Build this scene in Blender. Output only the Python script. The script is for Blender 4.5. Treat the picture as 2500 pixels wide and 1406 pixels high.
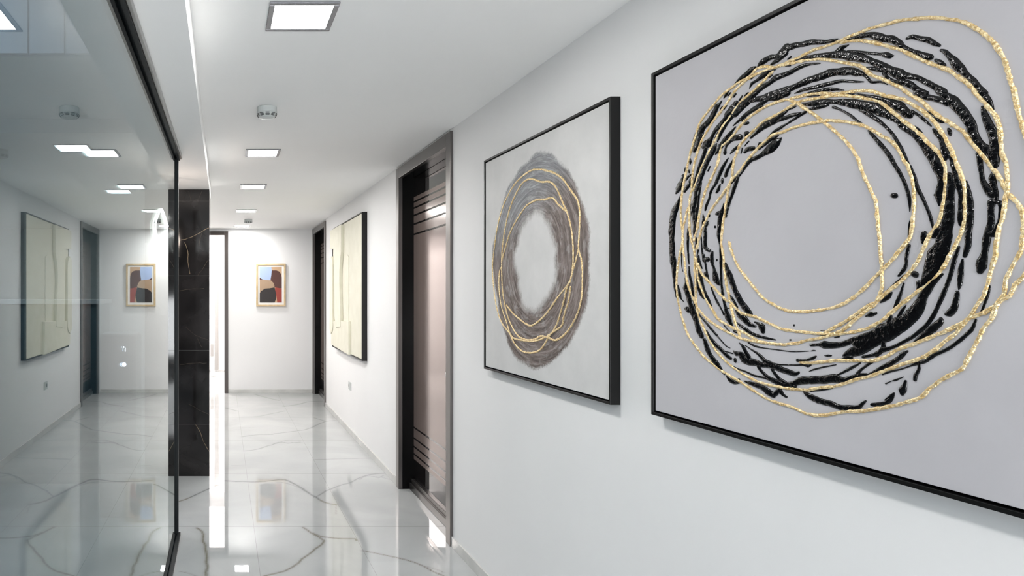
import bpy, math, random
import numpy as np
from mathutils import Vector, Matrix, noise

for o in list(bpy.data.objects):
    bpy.data.objects.remove(o)
SC = bpy.context.scene
COL = SC.collection

# ------------------------------------------------------------------ camera
cam_d = bpy.data.cameras.new('camera')
cam = bpy.data.objects.new('camera', cam_d)
COL.objects.link(cam)
cam.location = (0, 0, 1.45)
cam.rotation_euler = (math.pi / 2, 0, 0)
cam_d.sensor_width = 36
cam_d.lens = 36 * 1600 / 2500
cam_d.shift_x = (1250 - 544) / 2500
cam_d.shift_y = (717 - 703) / 2500
cam_d.clip_start = 0.02
SC.camera = cam

# ------------------------------------------------------------------ world, exposure, large lights
SC.view_settings.view_transform = 'Standard'
SC.view_settings.look = 'None'
SC.view_settings.gamma = 1
SC.view_settings.exposure = 1.66
w = bpy.data.worlds.new('world')
SC.world = w
w.use_nodes = True
w.node_tree.nodes['Background'].inputs[0].default_value = (0.8, 0.85, 1, 1)
w.node_tree.nodes['Background'].inputs[1].default_value = 0.02
LAMP_POWER = 42.0          # emission strength of the ceiling panels


def area(name, loc, size, power, color, rot=(0, 0, 0)):
    d = bpy.data.lights.new(name, 'AREA')
    d.shape = 'RECTANGLE'
    d.size, d.size_y = size
    d.energy = power
    d.color = color
    o = bpy.data.objects.new(name, d)
    o.location = loc
    o.rotation_euler = rot
    COL.objects.link(o)
    return o


area('far_room_light', (-0.4, 11.2, 2.55), (1.6, 2.2), 66, (1, 0.91, 0.87))
area('hidden_hall_fill', (-0.5, 7.2, 2.36), (0.35, 0.35), 10, (1, 0.92, 0.87))  # unseen fill added behind the column to brighten the far corridor

area('fill_behind_camera', (0.66, -2.4, 0.95), (1.25, 1.5), 46, (0.97, 0.98, 1), (math.pi / 2 + 0.45, 0, 0))  # added cool fill behind the camera, tilted up to brighten ceiling and walls
area('next_room_fill', (-2.0, 1.2, 2.9), (2.2, 3.0), 18, (0.88, 0.92, 1))  # no fixture here: fill added to light the lilac panels behind the glass

INK = """15221,19953,-63,-52;15126,20067,-64,-73;14939,20118,-32,-80;14608,20058,-15,-69;14320,19999,-7,-66;14043,19893,-5,-52;13842,19853,-9,-39;13737,19843,-3,-10 15781,19983,-18,-21;15662,20039,-43,-67;15413,20061,-27,-67;15251,20029,-23,-52;15092,20066,-62,-83;15000,20125,-71,-78 15396,19891,-19,-29;15283,19919,-35,-50;15171,19960,-49,-62;15045,20022,-66,-81 16556,19744,-10,-11;16387,19830,-32,-37;16150,19910,-46,-60;15955,19973,-42,-60;15868,19985,-18,-30 16043,19532,-12,-9;15973,19624,-31,-35;15799,19652,-25,-37;15628,19708,-45,-65;15462,19749,-25,-52;15283,19728,-3,-11 16481,19039,-79,-73;16295,19162,-84,-91;16097,19234,-66,-78;15903,19333,-47,-56;15662,19427,-41,-57;15413,19485,-38,-57;15251,19541,-36,-72;15000,19525,-19,-57 15221,19534,-27,-65;14908,19536,-25,-57;14608,19565,-19,-49;14391,19540,-6,-34;14152,19476,-2,-16 16008,19222,-16,-67;15662,19176,-18,-81;15331,19132,-35,-130;15000,19112,-34,-113 15221,19182,-27,-79;14832,19168,-27,-70;14463,19193,-29,-75;14111,19191,-28,-87;13842,19176,-16,-90;13519,19091,0,-84;13333,19004,21,-73;13176,18892,18,-24;13092,18783,25,-16;13034,18706,6,-26;12860,18656,4,-24;12714,18557,3,-7 16132,18929,-29,-44;15833,19002,-39,-58;15578,19082,-33,-50;15413,19115,-25,-43 14772,19017,-5,-14;14535,19022,-12,-41;14180,18987,-12,-47;13908,18963,-10,-46;13647,18928,-3,-37;13395,18834,1,-29;13188,18761,0,-12 14434,18927,-4,-20;14180,18887,-6,-39;13908,18840,-2,-44;13608,18728,1,-9 14832,19761,-4,-14;14608,19733,-8,-35;14320,19681,-8,-53;14043,19606,-6,-64;13842,19545,-3,-75;13672,19483,6,-89;13457,19381,17,-94;13212,19245,22,-77;13034,19123,24,-57;12860,18993,36,-65;12692,18844,37,-63;12464,18655,51,-93 13802,19567,-25,-38;13672,19617,-30,-51;13608,19629,-16,-39;13507,19627,-4,-13 13519,19512,2,-17;13333,19419,4,-34;13092,19307,4,-33;12860,19199,3,-27;12747,19146,10,-58;12658,19091,6,-48;12609,19079,-2,-17 13659,19770,-3,-13;13457,19740,-7,-32;13272,19703,-8,-44;13092,19668,-2,-59;12918,19576,16,-73;12747,19463,16,-71;12603,19385,30,-67;12464,19242,34,-44 12464,19220,25,-46;12305,19083,15,-30;12151,18961,20,-42;12020,18849,20,-58;11941,18810,7,-56 13152,19036,2,-17;12975,18952,6,-44;12804,18871,5,-55;12582,18784,2,-33 12781,18795,34,-19;12692,18663,20,-20;12582,18571,12,-28;12464,18500,10,-34 12347,19308,-8,-29;12253,19304,0,-49;12120,19219,11,-48;11980,19133,18,-48;11872,19028,19,-36;11795,18967,10,-26 11766,18872,9,-21;11700,18816,25,-28;11616,18692,38,-24;11542,18563,61,-40;11451,18429,58,-45;11370,18310,34,-29;11255,18152,35,-27;11169,18005,35,-26;11083,17879,30,-26 11143,17941,40,-25;11066,17810,40,-24;11008,17694,33,-12;10966,17575,11,-3 11853,18725,13,-24;11776,18656,21,-34;11700,18577,13,-18 12464,18677,22,-78;12305,18580,14,-59;12151,18497,18,-45;12000,18362,26,-44;11853,18230,27,-47;11709,18102,27,-47 11814,18149,27,-42;11700,18041,39,-47;11569,17878,66,-60;11460,17723,71,-51;11370,17567,74,-36;11299,17407,72,-20;11255,17256,68,-17;11194,17101,56,-33;11100,16971,46,-48;11008,16862,71,-52;10958,16735,78,-17;10941,16634,45,12;10966,16571,11,8 12464,18533,22,-61;12305,18427,26,-51;12151,18280,25,-45;12000,18170,15,-35 12202,18258,22,-36;12050,18125,18,-50;11853,18024,14,-52;11662,17895,19,-53 11126,17669,24,-2;11092,17531,52,-6;11050,17382,58,-14;10991,17230,70,-14;10958,17076,74,6;10958,16930,74,17;10958,16813,74,16 11212,16906,15,-7;11169,16817,46,-5;11160,16677,43,3;11147,16575,34,0 11160,16711,43,1;11143,16575,34,0;11120,16413,38,-9;11052,16257,51,-34;10985,16168,47,-48 10963,16555,16,7;10985,16442,56,10;10963,16308,49,-5;10930,16147,38,-1;10930,16043,27,4 10996,16026,61,14;11007,15871,50,9;11007,15701,50,12;11041,15534,55,20;11075,15380,61,18;11097,15184,50,15;11132,15054,78,25;11143,14962,87,25;11160,14896,55,21 10963,16034,4,-38;10875,16009,29,-25;10864,15879,33,6;10886,15688,32,13;10941,15525,47,38;10985,15503,25,61 12464,18039,57,-43;12358,17899,60,-60;12295,17849,30,-55 13698,18682,1,-12;13395,18577,2,-23;13034,18421,7,-32;12747,18256,20,-53;12582,18129,42,-73;12464,18028,52,-82 12274,17920,16,-24;12151,17810,15,-18;12030,17670,16,-16;11931,17548,7,-6 11990,17830,6,-7;11872,17702,15,-17;11785,17606,18,-26;11728,17564,5,-13 12212,17620,7,-7;12151,17551,13,-13;12080,17463,5,-5 11648,17424,26,-4;11634,17380,42,-5;11620,17324,31,-3 11897,17487,16,-9;11853,17413,31,-18;11776,17289,34,-12;11738,17155,49,-8;11700,17032,67,-10;11681,16955,71,15;11700,16896,27,15 11616,16952,36,-2;11588,16812,31,-3;11551,16671,35,-5 11582,16795,41,-7;11533,16621,47,-6;11497,16437,54,-4;11460,16226,36,1;11460,16022,36,5;11460,15818,48,4;11454,15722,42,1 12464,17707,36,-46;12305,17557,38,-43;12151,17378,48,-37;12030,17189,64,-36;11931,17007,73,-38;11834,16829,83,-37;11776,16692,81,-29 11848,16805,75,-26;11783,16653,68,-8;11771,16483,57,13;11796,16347,63,21;11809,16237,58,8;11796,16095,19,0 11854,16286,0,-35;11796,16277,0,-56 14608,18726,0,-13;14391,18663,-5,-52;14111,18620,-7,-71;13776,18534,2,-54;13457,18405,14,-91;13152,18270,23,-96;12918,18134,43,-95;12747,17995,42,-68;12582,17860,33,-49;12464,17751,32,-43 14405,18552,-7,-27;14180,18539,-14,-53;13975,18530,-10,-39 13272,18233,17,-26;13092,18090,24,-33;12918,17927,24,-26;12747,17746,23,-19;12636,17594,26,-15;12538,17425,27,-12;12473,17299,28,-11 12464,17286,29,-8;12379,17080,24,-6;12274,16807,19,-5 12290,16891,19,-4;12207,16658,26,-4;12179,16479,39,-8;12085,16277,30,-11;11991,16036,28,-8;11926,15829,28,-6;11906,15700,16,-1 13842,18443,15,-30;13647,18314,11,-18;13457,18154,18,-20;13333,18025,13,-16;13212,17934,4,-7 13092,17752,13,-8;12975,17596,30,-20;12804,17362,35,-21;12658,17127,37,-17;12506,16828,33,-14 12574,16961,31,-13;12459,16747,32,-11;12374,16526,33,-7;12318,16326,34,-2;12304,16164,21,2;12304,16047,8,1 14847,18690,-8,-13;14757,18716,-12,-20 15221,18633,-14,-20;15063,18684,-16,-28;14893,18702,-9,-21 15221,18551,-9,-42;15063,18536,-15,-49;14832,18540,-15,-48;14638,18526,-8,-34 15221,18308,-9,-13;14985,18382,-13,-20;14727,18459,-16,-26;14535,18511,-20,-33;14463,18536,-17,-26 14463,18851,-1,-13;14180,18791,-2,-16 16008,18304,-18,-20;15833,18389,-29,-33;15662,18472,-44,-62;15413,18532,-51,-84;15251,18571,-41,-61;15092,18636,-24,-33;15000,18664,-17,-27 16043,18426,-12,-14;15747,18564,-17,-20 15219,18522,-19,-42;15108,18533,-15,-49;15000,18518,-6,-34 15512,18186,-12,-13;15331,18293,-20,-26;15171,18334,-21,-34;15000,18384,-13,-20 15764,17966,-11,-13;15578,18049,-21,-26;15413,18121,-23,-34;15219,18170,-10,-17 15799,18043,-14,-11;15730,18112,-31,-31;15679,18121,-8,-14 16241,17536,-17,-9;16186,17627,-37,-28;16008,17763,-39,-47;15833,17784,-31,-57;15662,17832,-37,-55;15495,17893,-67,-85;15331,17979,-89,-100;15219,18049,-61,-68;15124,18100,-8,-9 16613,17295,-11,-9;16462,17402,-26,-25;16332,17466,-20,-18;16241,17550,-18,-14 16537,17165,-53,-24;16462,17314,-44,-21;16406,17407,-43,-22 16443,17332,53,24;16556,17101,54,23;16651,16894,46,18;16728,16697,42,14;16795,16460,19,5 17143,18162,-26,-18;17042,18262,-76,-53;16903,18396,-65,-49;16747,18524,-45,-39;16594,18620,-29,-27;16481,18694,-14,-13 16883,18362,-22,-20;16708,18470,-34,-34;16537,18547,-19,-21 16825,18124,-58,-19;16805,18224,-28,-12;16747,18316,-31,-25;16594,18399,-34,-44;16462,18412,-37,-84;16351,18414,-32,-84 16168,18399,-51,-27;16141,18450,-54,-51;16097,18446,-12,-52 16651,18057,-11,-9;16556,18125,-33,-33;16425,18184,-26,-27;16332,18243,-14,-13 16204,18149,-10,-9;16079,18235,-17,-16 16305,17997,-18,-7;16268,18112,-18,-7 16186,18001,-32,-32;16097,18053,-32,-58;15973,18040,-14,-59;15920,18042,-17,-44 16204,18682,-12,-22;16097,18697,-20,-37 16556,18743,-9,-11;16369,18826,-24,-28;16150,18912,-38,-50;15920,18976,-29,-52;15696,18983,-27,-66 16295,18807,-12,-31;16132,18807,-13,-22;15903,18880,-8,-11 16314,19160,78,84;16499,19066,64,61;16689,18926,47,38;16844,18787,42,30;16982,18626,45,27;17082,18468,19,10 16594,19195,87,70;16786,19026,56,45;16982,18867,70,60;17183,18751,50,39;17306,18597,53,37;17452,18492,120,103;17557,18438,60,58 17494,18377,59,29;17579,18224,60,29;17686,18042,61,28;17772,17870,52,21;17860,17648,53,19;17948,17408,32,11 17122,18416,18,11;17224,18286,82,50;17347,18144,74,44;17494,17957,77,41;17600,17775,79,38;17729,17578,92,40;17816,17371,95,35 17062,18721,13,8;17183,18568,14,8 16942,19483,16,13;17082,19372,49,40;17244,19250,58,48 17102,19385,64,41;17244,19195,72,49;17389,19080,74,62;17557,18984,84,69;17664,18886,100,54;17729,18713,125,56;17816,18543,112,57;17904,18420,61,33 17838,18929,15,8;17948,18733,27,12;18015,18540,16,6 18083,18218,22,3;18071,18135,45,9;18083,18073,17,5 18276,17982,40,8;18276,17917,40,8 18116,17903,34,6;18116,17854,28,5 18369,17820,32,-28;18334,17797,57,3;18334,17683,35,6 18242,17651,-15,-9;18150,17748,-33,-28;18015,17780,-17,-24 17410,17770,-24,-12;17347,17866,-19,-10 17224,17291,-28,-14;17062,17523,-55,-29;16903,17765,-53,-31;16728,17954,-17,-11 17102,17430,43,27;17306,17219,37,19;17368,17044,40,15;17473,16857,45,17;17515,16738,31,10 16805,17537,-55,-24;16747,17660,-44,-24;16632,17801,-33,-21;16518,17926,-16,-11 16919,17467,30,3;16913,17406,54,10;16923,17363,29,9 16864,19535,-12,-10;16786,19601,-36,-30;16718,19655,-12,-10 16718,19558,-19,-17;16651,19604,-15,-14 16537,19474,-23,-20;16481,19516,-22,-20 16351,19338,-27,-21;16277,19410,-16,-12 16168,19385,-27,-27;16097,19427,-20,-20 16962,19293,-25,-20;16923,19327,-16,-13 16864,19250,-19,-17;16776,19307,-15,-14 15990,19750,-16,-22;15955,19760,-13,-19 15462,19611,-14,-22;15388,19628,-11,-18 16747,19083,-70,-59;16594,19203,-61,-52;16481,19288,-60,-53 14955,19857,-13,-21;14878,19876,-13,-21 15016,19713,-2,-17;14893,19683,-2,-17 18427,17313,22,9;18521,17130,66,28;18688,16905,113,43;18785,16667,132,31;18821,16386,134,19;18834,16086,110,8;18809,15750,122,5;18797,15415,110,3 18809,15640,108,-6;18748,15387,108,-2;18724,15053,84,-1;18688,14719,60,-4;18628,14420,36,-4 18334,17781,44,17;18404,17630,105,53;18545,17505,89,56 18380,17649,58,37;18474,17567,126,65;18545,17447,96,47;18628,17369,40,24 18083,17598,41,20;18150,17497,60,33;18288,17357,40,23 18071,17653,42,18;18150,17506,49,28;18265,17443,33,28 17926,17603,27,7;17971,17372,17,4 17751,17494,61,27;17860,17306,64,21;17904,17043,76,21;17971,16892,99,23;17971,16716,99,3;17904,16517,109,-1;17882,16324,88,12;17926,16169,55,10;17926,16058,22,2 17654,17493,16,5;17729,17254,43,12;17772,17024,43,10;17816,16792,54,12;17849,16606,44,6;17838,16399,66,5 18150,16367,17,3;18173,16111,51,6;18173,15788,40,2;18150,15415,28,1 18150,15600,34,1;18128,15325,23,0 17838,16018,22,2;17838,15875,55,8;17871,15751,32,7 17600,16624,16,1;17579,16481,53,9;17632,16267,21,5 17441,16395,48,21;17483,16330,58,25 17515,16287,32,3;17515,16100,74,8;17526,15898,63,3;17494,15709,67,-18;17368,15638,35,-36 17664,16019,21,1;17643,15751,27,0;17579,15387,42,-2 17772,15681,32,7;17816,15541,22,1;17772,15396,64,-7 17504,15413,-12,-62;17431,15417,-13,-70 17265,15586,41,6;17285,15449,62,6;17285,15341,62,3 16873,16821,15,4;16903,16675,57,19;16982,16534,78,21;17022,16236,70,12;17042,16011,60,3;16992,15780,40,-1;16972,15552,45,1;16962,15325,54,1 17122,16581,-16,-38;17062,16589,-19,-61;16962,16592,-16,-61 17002,17323,28,13;17062,17211,55,27;17112,17151,35,20 16766,17015,12,3;16786,16899,14,3 17358,16579,20,6;17368,16550,20,6 17167,16259,28,3;17167,16243,28,3 17106,15386,25,1;17106,15370,25,1 18427,15642,12,1;18427,15397,14,1 18427,15617,14,1;18415,15289,14,0;18369,15124,9,-1 17772,15514,43,-4;17729,15370,41,-7;17632,15177,15,-4 17579,15534,42,-4;17526,15360,36,-3;17473,15124,31,-4;17379,14843,15,-3 17515,15048,45,-19;17462,14984,53,-23 17285,15517,62,0;17265,15316,51,-4;17204,15145,50,-7;17163,14991,90,-9;17143,14869,103,-29;17042,14760,44,-31;16972,14729,20,-26 16972,15499,45,3;16972,15303,45,2;16962,15001,40,0;16942,14744,39,-2;16903,14488,49,-4 16805,15280,28,-5;16728,15068,73,-17;16613,14843,80,-22;16499,14591,78,-25;16351,14357,80,-37;16186,14157,80,-49;16043,14032,56,-47;15955,13978,11,-11 17794,15152,15,-3;17707,14975,61,-15;17643,14848,51,-11;17557,14628,30,-7;17473,14441,48,-15;17368,14302,37,-14;17296,14180,19,-7 18128,15244,23,0;18105,15034,45,-3;18038,14792,55,-6;17993,14599,55,-7;17948,14423,22,-3 17838,14899,13,-2;17772,14693,52,-10;17686,14503,49,-16;17579,14378,27,-13 18288,14942,13,-2;18242,14811,46,-1;18265,14665,114,-8;18196,14535,98,-21;18128,14342,87,-18;18060,14182,86,-19;17993,14007,116,-32;17904,13866,104,-31;17838,13710,85,-20;17772,13523,92,-29;17664,13372,87,-37 18207,14082,65,-47;18150,14043,72,-53 18568,14734,23,-3;18497,14503,57,-9;18450,14372,31,-11;18334,14275,11,-6 17982,14343,21,-6;17860,14122,41,-13;17772,13966,23,-11;17600,13815,25,-16;17389,13637,28,-19;17102,13408,27,-19 17306,14657,24,-7;17183,14427,28,-9;17082,14275,36,-15;17002,14170,22,-9;16864,13963,26,-11 16883,14353,38,-8;16825,14174,47,-10;16766,14011,66,-15;16728,13893,100,-31;16670,13806,61,-24;16594,13677,26,-10 16766,14115,-4,-11;16651,14140,-5,-14 16670,14473,16,-8;16556,14341,32,-16;16425,14167,20,-10 16471,14063,27,-21;16351,13965,58,-49;16186,13855,62,-55;16043,13747,38,-50;15868,13706,11,-27 15885,13811,9,-17;15764,13774,29,-36;15679,13708,88,-47;15645,13612,65,-19 16443,13786,10,-8;16332,13704,25,-27;16150,13627,24,-31;15973,13537,15,-27;15747,13495,8,-21 16883,13700,9,-6;16689,13546,14,-11 16556,13576,12,-12;16499,13542,22,-29;16406,13511,4,-7 17551,13263,60,-19;17446,13038,78,-30;17321,12863,62,-34;17136,12683,71,-50;16917,12525,15,-12 17551,13762,16,-11;17300,13573,19,-14;16976,13303,15,-11;16780,13153,13,-12;16664,13118,6,-10 17467,13517,19,-8;17321,13325,35,-19;17157,13184,45,-34;16996,13075,42,-36;16877,12995,42,-36;16741,12903,39,-37;16645,12853,30,-32 16858,13027,6,-15;16569,12986,5,-15 16497,12835,51,-13;16490,12807,46,-12 16363,13274,10,-8;16253,13195,38,-23;16163,13059,48,-24;16073,12938,62,-34 16550,13054,12,-12;16438,12991,29,-57;16327,13001,53,-55;16217,12867,80,-77;16073,12838,28,-93;15863,12832,23,-78;15657,12798,14,-63;15490,12816,9,-76;15326,12806,29,-74;15166,12757,29,-66;14932,12717,24,-66;14765,12691,4,-53;14675,12735,-14,-28 16181,13223,6,-8;15950,13120,14,-19;15742,13026,28,-29;15590,12902,35,-42;15408,12852,16,-55;15166,12858,1,-20;14780,12893,0,-20;14558,12917,2,-20;14442,12904,-1,-32;14370,12944,-10,-16 16073,13296,12,-20;15863,13227,10,-24;15607,13206,3,-14;15246,13195,2,-14;14856,13189,1,-13;14558,13221,-1,-13;14427,13239,0,-8 14370,13244,-2,-7;14313,13262,-1,-16;14257,13260,1,-8 16438,13780,9,-9;16290,13685,29,-30;16073,13567,23,-32;15828,13483,15,-34;15573,13451,9,-34;15359,13431,5,-20;15278,13423,2,-10 16877,13700,9,-6;16683,13546,11,-8 16760,12737,8,-10;16456,12623,12,-21;16181,12583,10,-21;15915,12515,10,-25;15607,12498,9,-28;15408,12469,19,-40;15166,12406,23,-46 15776,12743,44,-27;15691,12641,32,-27;15523,12536,29,-37;15326,12466,26,-46;15087,12404,14,-61;14856,12449,-19,-68;14631,12558,-19,-80;14342,12609,-4,-82;13984,12669,-4,-86 15391,12731,28,-18;15310,12631,32,-25;15182,12525,32,-34;15040,12464,30,-43 14765,12396,-11,40;14886,12405,-11,40 16976,12503,18,-15;16858,12427,17,-15 16770,12393,21,-18;16645,12306,47,-53;16494,12260,18,-44;16363,12270,1,-15 16369,12368,24,-10;16358,12346,24,-10 16217,12340,4,-11;16038,12314,17,-43;15828,12287,24,-56;15623,12246,39,-59;15490,12169,55,-68;15343,12109,31,-45 15343,12109,-44,-24;15262,12203,-51,-35;15182,12269,24,-61;15087,12176,28,-28;14994,12137,17,-25 14705,13006,0,-39;14587,13018,-1,-23;14442,13045,-7,-28;14313,13097,-17,-33;14250,13141,-12,-15 14413,12792,-3,-7;14313,12842,-6,-18;13984,12955,-4,-15 14094,12918,-4,-18;13786,13007,-3,-12 14558,12322,8,-12;14413,12254,33,-55;14201,12186,36,-67 14795,13796,17,-1;14795,13779,17,-1 14901,13450,0,-19;14883,13451,0,-19 14373,13372,-3,-32;14177,13400,-2,-38;14067,13408,5,-88;13932,13406,0,-74;13695,13437,-12,-59;13441,13529,-19,-55;13197,13628,-22,-65;12961,13713,-30,-79;12790,13803,-42,-103;12623,13868,-56,-119;12460,13976,-66,-111 13592,13216,-23,-41;13441,13302,-35,-87;13257,13365,-46,-92;13078,13497,-69,-103;12903,13613,-62,-119;12733,13693,-60,-118;12568,13804,-67,-111 13197,13229,-7,-34;13019,13281,-10,-32;12869,13353,-29,-40;12801,13450,-41,-15;12790,13542,-50,-3 12926,13279,-22,-24;12846,13355,-22,-24 13839,13094,-1,-6;13618,13153,-3,-18;13441,13194,-5,-35 12801,13416,-5,-22;12623,13476,-8,-23;12460,13566,-11,-21;12302,13666,-13,-20;12147,13795,-16,-20;12016,13931,-18,-18;11937,14030,-18,-17 12239,13588,-9,-13;12097,13701,-26,-38;11889,13873,-40,-58 14373,12605,-5,-89;14094,12654,-7,-80;13825,12714,3,-93;13631,12703,-2,-66;13441,12776,-18,-55;13257,12858,-10,-39;13137,12885,-3,-29 13773,12782,-9,-15;13567,12904,-15,-25;13379,13022,-15,-25;13257,13100,-7,-12 13318,12886,-25,-23;13197,13007,-19,-21;13078,13101,-14,-24;13007,13132,-5,-13 13125,12875,-4,-10;12996,12937,-15,-30;12846,13035,-21,-38;12678,13144,-25,-41;12514,13262,-27,-39;12407,13361,-22,-29;12338,13416,-6,-8 12812,12919,-4,-10;12678,12986,-5,-16;12460,13068,-4,-15;12302,13141,-5,-15;12168,13210,-9,-30;12036,13256,-12,-28;11957,13328,-22,-33;11889,13377,-17,-30 12137,13202,30,0;12147,13082,29,6;12198,12979,38,10;12209,12901,36,1 12745,12752,-7,-15;12634,12818,-2,-6;12568,12843,-7,-20;12417,12924,-3,-7 12380,12846,26,2;12396,12767,45,8;12433,12662,77,11;12439,12606,42,-2 12601,12581,17,11;12645,12518,28,30;12745,12435,16,21 14039,13173,0,-12;13958,13181,0,-31;13885,13188,0,-12 14149,13578,-2,-12;14026,13605,-3,-18;13865,13631,-1,-6 13812,13575,-2,-12;13708,13601,-2,-12 14135,13705,-1,-7;14039,13720,-1,-7 14373,12362,-3,-19;14094,12435,-3,-21;13865,12493,-1,-9 14541,12317,10,-15;14377,12245,30,-54;14147,12185,23,-64;13890,12165,21,-63;13674,12124,13,-63;13434,12158,-3,-60;13279,12208,-17,-39;13217,12278,-26,-23;13149,12349,-15,-14 13015,12297,0,-37;12920,12313,-6,-49;12776,12367,-14,-38;12677,12440,-31,-34;12621,12520,-29,-14;12593,12588,-16,-5 12318,15401,34,11;12360,15213,35,8;12374,15052,34,10;12416,14951,30,21;12502,14843,17,14 12402,14840,14,17;12502,14746,19,22;12618,14644,19,23;12721,14562,9,12 12633,14524,11,9;12692,14449,30,33;12796,14372,23,30;12849,14326,7,9 12409,14700,13,5;12473,14494,30,11;12545,14315,33,14;12581,14225,27,11 12374,14281,9,6;12459,14154,30,19;12516,14048,31,17 13113,14260,-10,-6;13081,14307,-10,-6 13137,14049,-6,-14;13042,14091,-17,-51;12941,14117,-6,-26 12221,14863,13,-56;12199,14856,13,-56 11632,16625,31,0;11607,16455,74,9;11620,16250,68,15;11632,16045,87,21;11657,15841,99,30;11695,15637,117,37;11720,15500,141,49;11758,15350,138,63;11809,15228,145,84;11873,15091,148,80;11926,14952,134,63 11745,15289,104,87;11835,15155,144,102;11899,15017,143,74;11965,14835,111,66;12045,14723,64,53 11886,15543,-28,-32;11822,15607,-55,-65 12139,14696,54,1;12139,14610,39,14;12193,14523,11,8 11745,14850,12,17;11848,14762,31,36;11952,14636,52,45;12045,14494,69,44;12112,14350,90,49;12193,14190,99,76;12360,13995,80,99;12574,13852,72,126;12796,13719,81,158;13026,13597,58,140;13265,13502,51,146 12647,14059,28,7;12677,13952,57,14 11484,15313,23,10;11558,15071,35,14;11607,14867,36,13;11669,14661,35,15;11745,14467,35,16;11822,14270,35,17;11899,14099,33,21;12018,13924,29,28;12221,13725,20,28;12430,13579,15,28;12647,13458,11,31;12796,13415,12,59 11364,16455,9,-1;11341,16343,23,-1;11317,16165,47,2;11305,15935,53,7;11317,15735,53,11;11335,15535,53,10;11347,15334,53,13;11388,15161,35,13 11424,15091,18,5;11448,14957,42,8;11460,14794,48,6;11472,14658,36,5;11484,14570,9,2 11509,14522,36,5;11521,14412,48,10;11558,14248,53,27;11632,14149,41,50;11669,14134,12,39 11764,14034,40,20;11783,13991,42,42;11912,13858,42,52;12085,13705,32,44;12234,13586,12,17 11019,14626,16,5;11052,14469,21,8;11109,14284,16,7;11143,14190,18,9 11223,14055,16,8;11293,13878,26,21;11448,13706,22,27;11570,13588,17,27;11745,13463,14,30;11886,13394,11,32 12346,13417,10,18;12459,13341,21,37 12603,16387,0,-52;12567,16381,0,-52 12283,15927,8,3;12318,15771,14,4;12332,15582,8,1 12045,15600,53,14;12055,15529,59,16;12069,15458,39,12"""
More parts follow.
